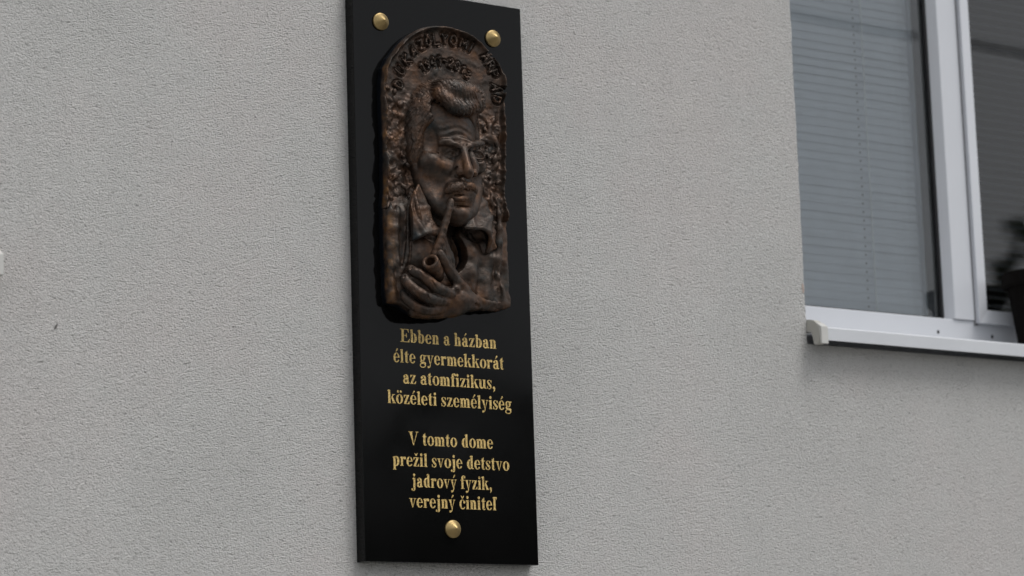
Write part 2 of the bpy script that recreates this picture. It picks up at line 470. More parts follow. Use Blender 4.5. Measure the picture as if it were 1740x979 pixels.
def wall():
    rng = random.Random(5)
    V, F = [], []
    def v(x, y, z): V.append((x, y, z)); return len(V) - 1
    def q(x0, z0, x1, z1):
        F.append((v(x0, 0, z0), v(x1, 0, z0), v(x1, 0, z1), v(x0, 0, z1)))
    xs = [-6, LX0, LX1, WX0, WX1, 8]
    # panels below, above, between
    q(-6, 0, 8, WZ0); q(-6, WZ1, 8, 6.6)
    q(-6, WZ0, LX0, WZ1); q(WX1, WZ0, 8, WZ1)
    # the pier between the windows, with hand-made arrises
    n = 320
    zs = [WZ0 + (WZ1 - WZ0) * i / n for i in range(n + 1)]
    def jit(k):
        r2 = random.Random(k); out = []; s = 0
        for i in range(n + 1):
            s = s * 0.8 + r2.uniform(-.0005, .0005)
            out.append(s + r2.uniform(-.0004, .0004))
        out[0] = out[-1] = 0
        return out
    ja, jb = jit(3), jit(9)
    L = [v(LX1 + ja[i], 0, z) for i, z in enumerate(zs)]
    L2 = [v(LX1 + .01, 0, z) for z in zs]
    Rr2 = [v(WX0 - .01, 0, z) for z in zs]
    Rr = [v(WX0 + jb[i], 0.0, z) for i, z in enumerate(zs)]
    Rb = [v(WX0 + jb[i] * .5 + .003, 0.004, z) for i, z in enumerate(zs)]
    Rc = [v(WX0 + .003, 0.30, z) for i, z in enumerate(zs)]
    Lc = [v(LX1 - .003, 0.30, z) for i, z in enumerate(zs)]
    for i in range(n):
        F.append((L[i], L2[i], L2[i + 1], L[i + 1]))
        F.append((L2[i], Rr2[i], Rr2[i + 1], L2[i + 1]))
        F.append((Rr2[i], Rr[i], Rr[i + 1], Rr2[i + 1]))
        F.append((Rr[i], Rb[i], Rb[i + 1], Rr[i + 1]))
        F.append((Rb[i], Rc[i], Rc[i + 1], Rb[i + 1]))
        F.append((Lc[i], L[i], L[i + 1], Lc[i + 1]))
    # remaining reveals
    for x, s in ((WX1, 1), (LX0, -1)):
        F.append((v(x, 0, WZ0), v(x, .3, WZ0), v(x, .3, WZ1), v(x, 0, WZ1)))
    for a, b in ((LX0, LX1), (WX0, WX1)):
        F.append((v(a, 0, WZ0), v(b, 0, WZ0), v(b, .3, WZ0), v(a, .3, WZ0)))
        F.append((v(a, 0, WZ1), v(b, 0, WZ1), v(b, .3, WZ1), v(a, .3, WZ1)))
    return mesh_obj('wall', V, F, M_STUCCO, house)
wall()

def rooms():
    # plain rooms behind the windows, so that the glass looks into a real, dim space
    for a, b in ((LX0 - .6, LX1 + .45), (WX0 - .45, WX1 + .8)):
        bm = bmesh.new()
        box(bm, a, .30, 1.1, b, 3.6, 3.75)
        front = [f for f in bm.faces if abs(f.calc_center_median().y - .30) < 1e-4]
        bmesh.ops.delete(bm, geom=front, context='FACES')
        o = bm_obj('room', bm, M_ROOM, house)
        # wall round the opening seen from inside
        bm = bmesh.new()
        w0, w1 = (LX0, LX1) if a < 0 else (WX0, WX1)
        box(bm, a, .301, 1.1, b, .32, WZ0); box(bm, a, .301, WZ1, b, .32, 3.75)
        box(bm, a, .301, WZ0, w0 - .004, .32, WZ1); box(bm, w1 + .004, .301, WZ0, b, .32, WZ1)
        bm_obj('inner_wall', bm, M_ROOM, house)
rooms()

M_GLASS = make_glass('window_glass', (0.93, 0.955, 0.95))

def build_window(x0, x1):
    """white PVC window, fixed light on the left, casement on the right"""
    W = empty('window', (0, 0, 0), '', '')
    del W['label']; del W['category']
    W.parent = house; W.location = Vector((x0, FY, WZ0)) - house.location
    zt = WZ1 - .002
    zg = 2.146                                     # top of the bottom rail
    mx0, mx1 = x0 + .375, x0 + .416                # mullion: bevel edge to joint
    def bx(name, dims, m, bev=0.0015, parent=W): return boxobj(name, dims, m, parent, bev)
    bx('bottom_rail', (x0 + .004, FY, WZ0 + .004, x1 - .002, FY + .07, zg), M_PVC)
    bx('top_rail', (x0 + .004, FY, zt - .06, x1 - .002, FY + .07, zt), M_PVC)
    bx('stile', (x0 + .004, FY + .0004, zg + .0005, x0 + .05, FY + .07, zt - .0605), M_PVC)
    bx('stile', (x1 - .05, FY + .0004, zg + .0005, x1 - .002, FY + .07, zt - .0605), M_PVC)
    # mullion with its bevelled glazing edge
    bm = bmesh.new()
    prof = [(mx0, FY + .0135), (mx0 + .007, FY - .0005), (mx0 + .0085, FY - .003), (mx1 + .01, FY - .003), (mx1 + .01, FY + .07), (mx0, FY + .07)]
    a = [bm.verts.new((x, y, zg + .0005)) for x, y in prof]; b = [bm.verts.new((x, y, zt - .0605)) for x, y in prof]
    bm.faces.new(a); bm.faces.new(b)
    for i in range(6): bm.faces.new((a[i], a[(i + 1) % 6], b[(i + 1) % 6], b[i]))
    bm_obj('mullion', bm, M_PVC, W)
    bx('glazing_bead', (mx0 - .0125, GY + .0195, zg + .001, mx0 - .0003, FY + .078, zt - .061), M_PVC, .001)
    bx('gasket', (mx0 - .0045, GY - .0065, zg + .0005, mx0 - .0003, GY - .001, zt - .061), M_RUBBER, 0)
    bx('glazing_spacer', (mx0 - .011, GY + .003, zg + .001, mx0 - .0005, GY + .018, zt - .061), M_SPACER, 0)
    bx('gasket', (x0 + .0505, GY - .0065, zg + .0005, mx0 - .006, GY - .001, zg + .004), M_RUBBER, 0)
    def pane(xa, xb, za, zb, y):
        return mesh_obj('pane', [(xa, y, za), (xb, y, za), (xb, y, zb), (xa, y, zb)], [(0, 1, 2, 3)], M_GLASS, W)
    pane(x0 + .05, mx0, zg, zt - .06, GY)
    pane(x0 + .05, mx0, zg + .001, zt - .061, GY + .018)
    # casement, standing a little proud of the frame
    sx0, sx1, sz0, sz1 = mx1 + .0135, x1 - .02, 2.1415, zt - .02
    sw = .0235
    sy = FY - .012
    sash = empty('sash', (0, 0, 0), '', ''); del sash['label']; del sash['category']
    sash.parent = W; sash.location = Vector((sx0, sy, sz0)) - Vector((x0, FY, WZ0))
    def mitred(name, pts, y0, y1, m):
        # outer quad face slopes back towards the glass
        bmm = bmesh.new()
        fr = [bmm.verts.new((p[0], y, p[1])) for p, y in zip(pts, y0)]
        bk = [bmm.verts.new((p[0], y1, p[1])) for p in pts]
        bmm.faces.new(fr); bmm.faces.new(list(reversed(bk)))
        for i in range(4): bmm.faces.new((fr[i], bk[i], bk[(i + 1) % 4], fr[(i + 1) % 4]))
        return bm_obj(name, bmm, m, W)
    O = [(sx0, sz0), (sx1, sz0), (sx1, sz1), (sx0, sz1)]
    I_ = [(sx0 + sw, sz0 + sw), (sx1 - sw, sz0 + sw), (sx1 - sw, sz1 - sw), (sx0 + sw, sz1 - sw)]
    e = .0004
    COL.objects.unlink(sash); bpy.data.objects.remove(sash)
    for i in range(4):
        j = (i + 1) % 4
        p = [O[i], O[j], I_[j], I_[i]]
        cx = sum(q[0] for q in p) / 4; cz = sum(q[1] for q in p) / 4
        p = [(q[0] + (cx - q[0]) * e, q[1] + (cz - q[1]) * e * 2) for q in p]
        mitred('sash_rail', p, [sy + .001, sy + .001, sy + .006, sy + .006], FY + .05, M_PVC)
    # shadow joint behind the sash lip
    bx('sash_gasket', (sx0 - .0028, FY - .0022, sz0 - .003, sx0 + .004, FY + .02, sz1), M_SPACER, 0)
    mesh_obj('pane', [(sx0 + sw - .002, GY, sz0 + sw - .002), (sx1 - sw, GY, sz0 + sw - .002), (sx1 - sw, GY, sz1 - sw), (sx0 + sw - .002, GY, sz1 - sw)], [(0, 1, 2, 3)], M_GLASS, W)
    mesh_obj('pane', [(sx0 + sw - .002, GY + .018, sz0 + sw - .002), (sx1 - sw, GY + .018, sz0 + sw - .002), (sx1 - sw, GY + .018, sz1 - sw), (sx0 + sw - .002, GY + .018, sz1 - sw)], [(0, 1, 2, 3)], M_GLASS, W)
    # drain holes in the bottom rail
    for hx in (x0 + .3465, x0 + .4660, x0 + 1.0):
        bm = bmesh.new()
        lathe(bm, [(0.0, .0006), (.0024, .0006), (.0027, -.002)], (hx, FY, 2.1225), axis='Y', seg=14)
        for vv in bm.verts: vv.co.z = 2.1225 + (vv.co.z - 2.1225) * 1.25
        bm_obj('drain_hole', bm, M_HOLE, W)
    return W
build_window(WX0, WX1)

def build_sill(x0, x1):
    bm = bmesh.new()
    t = .0016
    yn = -.030
    prof = [(FY - .002, 2.1045), (yn + .003, 2.0915), (yn, 2.0890), (yn, 2.0705), (yn + .002, 2.0705), (yn + .002, 2.0872), (FY - .002, 2.1020)]
    prism_x(bm, prof, x0 + .0085, x1 - .0085)
    s = bm_obj('window_sill', bm, M_SILLPVC, house, at=((x0 + x1) / 2, 0, 2.1))
    # folded plastic end caps: a curved hood over the nose
    for side in (0, 1):
        xe = x0 if side == 0 else x1
        sg = 1 if side == 0 else -1
        prof = [(.03, 2.1065), (-.004, 2.1050), (-.012, 2.1035), (-.019, 2.1005), (-.0245, 2.0950), (-.028, 2.0885), (-.0285, 2.082), (-.0285, 2.0665), (-.026, 2.0645), (-.017, 2.0645), (-.0145, 2.0665),
                (-.0135, 2.078), (-.011, 2.0845), (-.0065, 2.0875), (.03, 2.0885)]
        bm = bmesh.new()
        prism_x(bm, prof, xe + sg * .0003, xe + sg * .012)
        bmesh.ops.bevel(bm, geom=list(bm.edges), offset=.0006, segments=2, affect='EDGES')
        bm_obj('end_cap', bm, M_CAP, s)
        prof2 = [(.03, 2.1070), (-.012, 2.1025), (-.024, 2.0965), (-.0325, 2.0905), (-.0325, 2.0645), (-.029, 2.0640), (-.0288, 2.083), (.03, 2.0895)]
        bm = bmesh.new()
        prism_x(bm, prof2, xe + sg * .0010, xe + sg * .0150)
        bmesh.ops.bevel(bm, geom=list(bm.edges), offset=.0006, segments=2, affect='EDGES')
        bm_obj('end_cap_lip', bm, M_CAPL, s)
    return s
build_sill(WX0, WX1)
build_sill(LX0, LX1)
def left_window():
    # same window again, its fixed light only: nothing of it but the sill corner is in the picture
    W = empty('window', (0, 0, 0), '', ''); del W['label']; del W['category']
    W.parent = house; W.location = Vector((LX0, FY, WZ0)) - house.location
    zt = WZ1 - .002
    for nm, d in (('bottom_rail', (LX0 + .003, FY, WZ0 + .004, LX1 - .005, FY + .07, 2.146)), ('top_rail', (LX0 + .003, FY, zt - .06, LX1 - .005, FY + .07, zt)),
                  ('stile', (LX0 + .003, FY, 2.147, LX0 + .05, FY + .07, zt - .061)), ('stile', (LX1 - .05, FY, 2.147, LX1 - .005, FY + .07, zt - .061)),
                  ('mullion', (LX0 + .66, FY - .003, 2.147, LX0 + .74, FY + .07, zt - .061))):
        boxobj(nm, d, M_PVC, W, .0015)
    for a, b in ((LX0 + .05, LX0 + .66), (LX0 + .74, LX1 - .05)):
        mesh_obj('pane', [(a, GY, 2.146), (b, GY, 2.146), (b, GY, zt - .06), (a, GY, zt - .06)], [(0, 1, 2, 3)], M_GLASS, W)
left_window()

# chips and marks on the plaster
def chip(loc, s, ang, name='plaster_scratch', m=M_HOLE, sy=.3):
    rng = random.Random(int(abs(loc[0] * 1000)))
    n = 12; V = [(loc[0], -.0006, loc[2])]
    for k in range(n):
        t = 2 * math.pi * k / n; r = s * rng.uniform(.8, 1.2)
        x, z = r * math.cos(t), r * sy * math.sin(t)
        V.append((loc[0] + x * math.cos(ang) - z * math.sin(ang), -.0004, loc[2] + x * math.sin(ang) + z * math.cos(ang)))
    mesh_obj(name, V, [(0, 1 + k, 1 + (k + 1) % n) for k in range(n)], m, house)
M_SCR = simple('dark_scratch', (0.10, 0.095, 0.09), 0.9)
chip((-.4361, 0, 2.0103), .0048, R(58), m=M_SCR, sy=.28)
M_CHIP = simple('bare_plaster_chip', (0.36, 0.30, 0.27), 0.9, bump=.002)
chip((.8020, 0, 2.1543), .0075, R(95), 'plaster_chip', M_CHIP, .36)

# ------------------------------------------------------------------ venetian blinds
def blind(x0, x1, y, tilt, label, m_slat, wd, cords):
    zt, zb = WZ1 - .09, 2.135
    b = empty('venetian_blind', ((x0 + x1) / 2, y, zb), label, 'blind', 'blinds behind the right-hand window')
    pitch = .0142
    n = int((zt - zb - .02) / pitch)
    bm = bmesh.new()
    hw = (x1 - x0) / 2
    pts = []
    for k in range(5):
        s = -1 + 2 * k / 4
        yy, zz = s * wd, .0014 * (1 - s * s)
        pts.append((yy * math.cos(tilt) - zz * math.sin(tilt), yy * math.sin(tilt) + zz * math.cos(tilt)))
    va = [bm.verts.new((-hw, p[0], p[1])) for p in pts]; vb = [bm.verts.new((hw, p[0], p[1])) for p in pts]
    for i in range(4): bm.faces.new((va[i], vb[i], vb[i + 1], va[i + 1]))
    me = bpy.data.meshes.new('slat'); bm.to_mesh(me); bm.free(); me.materials.append(m_slat)
    me.polygons.foreach_set('use_smooth', [True] * len(me.polygons))
    rng = random.Random(3)
    for k in range(n):
        o = link('slat', me, b, None, (rng.uniform(-.0008, .0008), 0, .018 + k * pitch))
        o.rotation_euler = (rng.uniform(-.05, .05), rng.uniform(-.0008, .0008), 0)
    boxobj('head_rail', (x0, y - .012, zt, x1, y + .012, zt + .025), m_slat, b, .002)
    boxobj('bottom_bar', (x0, y - .006, zb, x1, y + .006, zb + .009), m_slat, b, .002)
    for cx in cords:
        for yy in (-.0098, .0098):
            bm = bmesh.new(); tube(bm, [(cx, y + yy, zb), (cx + .0002, y + yy, (zb + zt) / 2), (cx, y + yy, zt)], .0011, 6)
            bm_obj('ladder_cord', bm, M_CORD, b)
        # punched cord slots beside the ladder, one in each slat
        V, F = [], []
        for k in range(n):
            z = zb + .018 + k * pitch
            for (a, c) in ((-.0125, 0), (-.0095, 0), (-.0095, .0032), (-.0125, .0032)):
                V.append((cx + a, y - wd * math.cos(tilt) - .0012, z - .004 + c))
            F.append(tuple(range(4 * k, 4 * k + 4)))
        so = mesh_obj('cord_slots', V, F, M_SPACER, b); so['kind'] = 'stuff'
    return b
blind(WX0 + .03, 1.1875, .131, R(81), 'closed pale grey venetian blind behind the fixed left pane of the window', M_SLAT, .0094, (1.0600,))
blind(1.212, WX1 - .03, .170, R(30), 'dark slatted blind in the right pane of the window beside the pot', M_SLATD, .0086, (1.33, 1.99))

# ------------------------------------------------------------------ flower pot on the right of the sill
def pot():
    px, py, pz = 1.3255, 0.008, 2.0965
    t = empty('flower_pot', (px, py, pz), 'black brown plastic flower pot with a yellow bud standing on the white window sill', 'flower pot')
    bm = bmesh.new()
    lathe(bm, [(0, 0), (.0455, 0), (.047, .002), (.060, .105), (.0605, .106), (.0585, .106), (.056, .1), (.045, .01), (0, .01)], (px, py, pz), seg=48)
    bm_obj('pot_body', bm, M_POT, t, smooth=False)
    bm = bmesh.new()
    lathe(bm, [(.0606, .100), (.0665, .101), (.0675, .103), (.0680, .121), (.0665, .1235), (.0645, .1235), (.0635, .118), (.0606, .106), (.0606, .100)], (px, py, pz), seg=48)
    bm_obj('pot_rim', bm, M_POT, t)
    bm = bmesh.new(); lathe(bm, [(0, .098), (.02, .1), (.04, .097), (.0575, .095)], (px, py, pz), seg=24); bm_obj('soil', bm, M_SOIL, t)
    rng = random.Random(8)
    tips = [(1.284, -.012, pz + .158), (1.335, .02, pz + .20), (1.36, -.01, pz + .17), (1.322, -.02, pz + .235), (1.345, .0, pz + .14)]
    for i, tp in enumerate(tips):
        b0 = (px + rng.uniform(-.02, .02), py + rng.uniform(-.02, .02), pz + .095)
        mid = ((b0[0] * .6 + tp[0] * .4), (b0[1] + tp[1]) / 2, b0[2] * .4 + tp[2] * .6)
        bm = bmesh.new(); tube(bm, [b0, mid, tp], [.0018, .0015, .001], 6); bm_obj('stem', bm, M_LEAF, t)
        for k in range(3):
            u = rng.uniform(.35, .9); base = Vector(b0).lerp(Vector(tp), u)
            a = rng.uniform(-1.2, 1.6) if i == 0 else rng.uniform(0, 6.28); ln = rng.uniform(.02, .034)
            d = Vector((abs(math.cos(a)) if i == 0 else math.cos(a), math.sin(a), rng.uniform(.1, .7))).normalized() * ln
            s = d.cross(Vector((0, 0, 1))).normalized() * ln * .28
            V = [base, base + d * .4 + s, base + d, base + d * .4 - s, base + d * .5 + Vector((0, 0, .003))]
            mesh_obj('leaf', V, [(0, 1, 4), (1, 2, 4), (2, 3, 4), (3, 0, 4)], M_LEAF, t)
    bm = bmesh.new(); lathe(bm, [(0, -.007), (.004, -.005), (.0058, 0), (.0045, .006), (0, .009)], tips[0], seg=12)
    bm_obj('bud', bm, M_PETAL, t, smooth=True)
    bm = bmesh.new(); lathe(bm, [(0, -.008), (.005, -.005), (.008, 0), (.0065, .006), (0, .007)], tips[3], seg=12)
    bm_obj('bud', bm, M_PETAL, t, smooth=True)
pot()

# ------------------------------------------------------------------ the granite plaque
plaque = empty('memorial_plaque', (.1405, 0, 1.72), 'tall black polished granite memorial plaque with gold inscription on the grey plaster wall', 'plaque')
boxobj('granite_slab', (0, -T, 1.72, .281, .004, 2.52), M_GRANITE, plaque, .0009)

def screw_cap(x, z, y=-T):
    bm = bmesh.new()
    lathe(bm, [(0, 0), (.0118, 0), (.0123, .0006), (.0123, .0026), (.0117, .0034), (.0112, .0036), (.0106, .0042), (.0060, .0084), (.0008, .0128), (0, .0130)], (x, y, z), axis='Y', seg=48)
    o = bm_obj('screw_cap', bm, M_BRASS, plaque, at=(x, y, z))
    me = o.data
    me.polygons.foreach_set('use_smooth', [True] * len(me.polygons))
    me.set_sharp_from_angle(angle=R(28))
for x, z in ((.0440, 2.4690), (.2310, 2.4690), (.1400, 1.7665)): screw_cap(x, z)

# bold book face of the inscription, drawn as implicit outlines (units: 1000 per em)
def B(x0, y0, x1, y1): return lambda X, Y: np.maximum(np.maximum(x0 - X, X - x1), np.maximum(y0 - Y, Y - y1))
def E(cx, cy, rx, ry): return lambda X, Y: (np.sqrt(((X - cx) / rx) ** 2 + ((Y - cy) / ry) ** 2) - 1) * min(rx, ry)
def U(*f): return lambda X, Y: np.minimum.reduce([g(X, Y) for g in f])
def S(a, *b): return lambda X, Y: np.maximum.reduce([a(X, Y)] + [-g(X, Y) for g in b])
def I(*f): return lambda X, Y: np.maximum.reduce([g(X, Y) for g in f])
def Pl(*p):
    """convex polygon, counter-clockwise"""
    def f(X, Y):
        out = None
        for (x0, y0), (x1, y1) in zip(p, p[1:] + p[:1]):
            l = math.hypot(x1 - x0, y1 - y0)
            d = ((X - x0) * (y1 - y0) - (Y - y0) * (x1 - x0)) / l
            out = d if out is None else np.maximum(out, d)
        return out
    return f
def Tp(pts, wd):
    """tapered round-ended stroke"""
    def f(X, Y):
        out = None
        for i in range(len(pts) - 1):
            (x0, y0), (x1, y1) = pts[i], pts[i + 1]
            w0, w1 = (wd[i], wd[i + 1]) if hasattr(wd, '__len__') else (wd, wd)
            dx, dy = x1 - x0, y1 - y0
            h = np.clip(((X - x0) * dx + (Y - y0) * dy) / (dx * dx + dy * dy), 0, 1)
            d = np.hypot(X - x0 - h * dx, Y - y0 - h * dy) - (w0 + (w1 - w0) * h)
            out = d if out is None else np.minimum(out, d)
        return out
    return f
def sh(f, dx, dy=0): return lambda X, Y: f(X - dx, Y - dy)
def foot(x0, x1, y=0): return U(B(x0, y, x1, y + 26), Pl((x0 + 25, y + 20), (x1 - 25, y + 20), (x1 - 60, y + 52), (x0 + 60, y + 52)))
def flag(x, y): return Pl((x - 55, y - 42), (x - 52, y - 62), (x + 5, y - 62), (x + 5, y), (x + 2, y + 6))
STM = 136
def stem(x, y0, y1, fl=True, ft=True):
    p = [B(x, y0, x + STM, y1)]
    if fl: p.append(flag(x, y1 - 6))
    if ft: p.append(foot(x - 48, x + STM + 46, y0))
    return U(*p)
def arch(x, top=473):
    """shoulder and right leg starting at a stem whose right side is x"""
    return U(S(I(E(x + 75, 318, 150, top - 318), B(x - 5, 318, x + 260, 500)), E(x + 28, 300, 62, 106)), B(x + 89, 0, x + 225, 330), foot(x + 50, x + 268))
def bowl_r(x):   # closed bowl at the right of a stem whose right side is x (b, p)
    return I(S(E(x + 55, 236, 208, 248), E(x + 22, 236, 88, 214)), B(x - 10, -20, x + 300, 500))
def bowl_l(x):   # mirrored: bowl at the left of a stem whose left side is x (d, g-like, q)
    return I(S(E(x - 55, 236, 208, 248), E(x - 22, 236, 88, 214)), B(x - 300, -20, x + 10, 500))
def ring(cx, cy, rx, ry, ix, iy): return S(E(cx, cy, rx, ry), E(cx, cy, ix, iy))
g_i = U(stem(72, 0, 467), E(138, 604, 74, 74))
g_ibody = stem(72, 0, 467)
g_o = ring(250, 236, 226, 248, 92, 216)
g_e = U(S(E(225, 236, 206, 248), E(243, 236, 92, 214), B(230, 120, 460, 236)), I(B(150, 236, 425, 272), E(225, 236, 206, 248)), S(I(ring(240, 196, 192, 206, 168, 150), B(235, -20, 460, 140)), Pl((380, 150), (300, 160), (440, 60), (470, 150))))
g_n = U(stem(66, 0, 462), arch(66 + STM))
g_m = U(stem(66, 0, 462), arch(66 + STM), arch(66 + STM + 236))
g_h = U(stem(66, 0, 680), arch(66 + STM))
g_r = U(stem(66, 0, 462), Tp([(190, 330), (225, 415), (300, 436)], [22, 34, 32]), E(338, 398, 74, 72))
g_a = U(B(262, 92, 262 + 128, 340), I(S(E(232, 330, 158, 143), E(190, 322, 74, 116)), B(60, 322, 420, 500)), E(122, 356, 70, 66),
        I(S(E(205, 132, 172, 146), E(222, 138, 62, 96)), B(0, -20, 300, 300)), Tp([(180, 232), (262, 286)], [34, 30]), Tp([(330, 60), (392, 22), (455, 58)], [62, 30, 12]))
g_b = U(S(U(stem(60, 0, 680, True, False)), Pl((0, -10), (90, -10), (60, 30), (0, 30))), bowl_r(60 + STM))
g_d = U(B(318, 20, 318 + STM, 680), flag(318, 674), bowl_l(318), Pl((400, 0), (520, 0), (520, 26), (454, 60), (400, 60)))
g_p = U(B(60, -205, 60 + STM, 467), flag(60, 461), foot(12, 250, -205), bowl_r(60 + STM))
g_u = U(B(64, 130, 64 + STM, 461), B(14, 433, 90, 461), S(I(E(222, 150, 158, 162), B(64, -20, 420, 150)), E(258, 172, 62, 118)), B(338, 30, 338 + STM, 461), B(286, 433, 350, 461), Pl((420, 0), (538, 0), (538, 26), (474, 60), (420, 60)))
g_l = stem(72, 0, 680)
g_k = U(stem(62, 0, 680), Pl((190, 175), (250, 235), (440, 445), (360, 445)), Pl((262, 286), (380, 10), (530, 10), (340, 340)), B(300, 433, 510, 461), B(330, 0, 560, 27))
g_v = U(Pl((58, 450), (232, -14), (262, -14), (196, 450)), Pl((236, -14), (262, -14), (432, 450), (392, 450)), Pl((232, -14), (264, -14), (285, 80), (226, 80)), B(12, 433, 248, 461), B(322, 433, 488, 461))
g_y = U(g_v, Tp([(262, 20), (225, -110), (150, -165)], [26, 24, 26]), E(112, -146, 62, 58))
g_z = U(Pl((40, 22), (180, 22), (392, 440), (256, 440)), B(40, 430, 400, 461), B(36, 0, 404, 30), Pl((42, 320), (66, 320), (150, 440), (42, 440)), Pl((290, 10), (404, 10), (418, 145), (394, 145)))
g_s = U(I(S(E(190, 350, 148, 123), E(205, 366, 84, 80)), B(30, 300, 400, 480), U(B(30, 300, 205, 480), B(100, 432, 400, 480), E(300, 400, 46, 52))), I(S(E(186, 122, 156, 134), E(172, 104, 88, 88)), U(B(180, -20, 400, 180), B(20, -20, 200, 40), E(70, 84, 44, 48))),
        Tp([(95, 330), (170, 250), (258, 175)], [50, 62, 60]), B(318, 316, 342, 468), B(34, 0, 56, 162))
g_t = U(B(86, 90, 86 + STM, 560), Pl((86, 440), (222, 440), (222, 630), (200, 630)), B(20, 430, 318, 461), I(S(E(205, 100, 120, 112), E(258, 118, 60, 92)), B(80, -20, 335, 110)))
g_f = U(B(88, 0, 88 + STM, 560), foot(32, 300), B(20, 430, 322, 461), I(S(E(238, 545, 150, 142), E(260, 560, 62, 104)), B(80, 545, 360, 700)), E(312, 610, 62, 56))
g_g = U(S(E(222, 312, 178, 162), E(222, 312, 64, 134)), Pl((360, 400), (490, 400), (490, 452), (330, 452)), Tp([(130, 175), (92, 120), (140, 80)], [26, 40, 40]), Tp([(150, 66), (300, 66), (400, 30)], [46, 52, 50]),
        S(E(228, -76, 210, 124), E(222, -74, 142, 84)))
g_j = U(B(112, -80, 112 + STM, 467), flag(112, 461), I(S(E(120, -84, 128, 122), E(82, -92, 62, 88)), B(-60, -220, 260, -80)), E(16, -130, 58, 54))
g_jd = U(g_j, E(178, 604, 74, 74))
g_comma = U(E(120, 66, 78, 74), Tp([(150, 50), (150, -60), (80, -140)], [48, 34, 10]))
g_E = U(B(110, 0, 110 + 150, 676), B(20, 0, 600, 30), B(20, 646, 590, 676), B(250, 328, 400, 360), Pl((570, 676), (470, 676), (566, 500), (592, 500)), Pl((480, 0), (608, 0), (640, 180), (612, 180)), Pl((380, 344), (425, 230), (450, 230), (450, 460), (425, 460)))
g_V = U(Pl((90, 660), (334, -16), (372, -16), (262, 660)), Pl((350, -16), (372, -16), (628, 660), (584, 660)), Pl((334, -16), (372, -16), (400, 70), (310, 70)), B(16, 648, 330, 676), B(500, 648, 706, 676))
acute = lambda x: Tp([(x - 40, 545), (x + 62, 668)], [12, 44])
caron = lambda x: U(Tp([(x - 92, 672), (x, 560)], [18, 34]), Tp([(x + 92, 672), (x, 560)], [18, 34]))
dia = lambda x: U(E(x - 96, 612, 62, 64), E(x + 96, 612, 62, 64))
GLY = {'a': (g_a, 482), 'b': (g_b, 500), 'd': (g_d, 556), 'e': (g_e, 462), 'f': (g_f, 340), 'g': (g_g, 500), 'h': (g_h, 508), 'i': (g_i, 290), 'j': (g_jd, 333), 'k': (g_k, 560), 'l': (g_l, 290),
       'm': (g_m, 742), 'n': (g_n, 508), 'o': (g_o, 500), 'p': (g_p, 500), 'r': (g_r, 430), 's': (g_s, 390), 't': (g_t, 340), 'u': (g_u, 560), 'v': (g_v, 500), 'y': (g_y, 500), 'z': (g_z, 444),
       'E': (g_E, 660), 'V': (g_V, 690), ',': (g_comma, 250),
       'á': (U(g_a, acute(250)), 482), 'é': (U(g_e, acute(235)), 462), 'ö': (U(g_o, dia(250)), 500), 'ž': (U(g_z, caron(222)), 444), 'ý': (U(g_y, acute(270)), 500),
       'č': (U(S(E(225, 236, 206, 248), E(250, 236, 100, 214), B(250, 110, 460, 330)), E(352, 344, 66, 66), I(ring(240, 196, 192, 206, 168, 150), B(235, -20, 460, 120)), caron(235)), 444),
       'ľ': (U(g_l, E(262, 640, 46, 42), Tp([(282, 630), (262, 540)], [28, 10])), 350)}

def glyph_mesh(ch, unit):
    f, adv = GLY[ch]
    st = 13.0
    xs = np.arange(-90, adv + 120, st); ys = np.arange(-240, 760, st)
    X, Y = np.meshgrid(xs, ys, indexing='ij')
    Fv = f(X, Y)
    verts, idx, faces = [], {}, []
    def vid(key, p):
        if key not in idx:
            idx[key] = len(verts); verts.append(p)
        return idx[key]
    act = np.argwhere((np.minimum.reduce([Fv[:-1, :-1], Fv[1:, :-1], Fv[:-1, 1:], Fv[1:, 1:]]) < 0))
    edges_b = []
    for i, j in act:
        cs = [(i, j), (i + 1, j), (i + 1, j + 1), (i, j + 1)]
        poly = []
        for a in range(4):
            p, q = cs[a], cs[(a + 1) % 4]
            fp, fq = Fv[p], Fv[q]
            if fp < 0: poly.append(vid(('v', p), (xs[p[0]], ys[p[1]])))
            if (fp < 0) != (fq < 0):
                t = fp / (fp - fq)
                key = ('e',) + tuple(sorted((p, q)))
                poly.append(vid(key, (xs[p[0]] + t * (xs[q[0]] - xs[p[0]]), ys[p[1]] + t * (ys[q[1]] - ys[p[1]]))))
        if len(poly) >= 3: faces.append(poly)
    bm = bmesh.new()
    bv = [bm.verts.new((x * unit, -.0003, y * unit)) for x, y in verts]
    for p in faces:
        try: bm.faces.new([bv[k] for k in p])
        except ValueError: pass
    bmesh.ops.dissolve_limit(bm, angle_limit=R(6), verts=bm.verts, edges=bm.edges)
    be = [e for e in bm.edges if e.is_boundary]
    r = bmesh.ops.extrude_edge_only(bm, edges=be)
    for v in r['geom']:
        if isinstance(v, bmesh.types.BMVert): v.co.y = .0002
    me = bpy.data.meshes.new('letter')
    bm.to_mesh(me); bm.free()
    me.materials.append(M_GOLD)
    return me

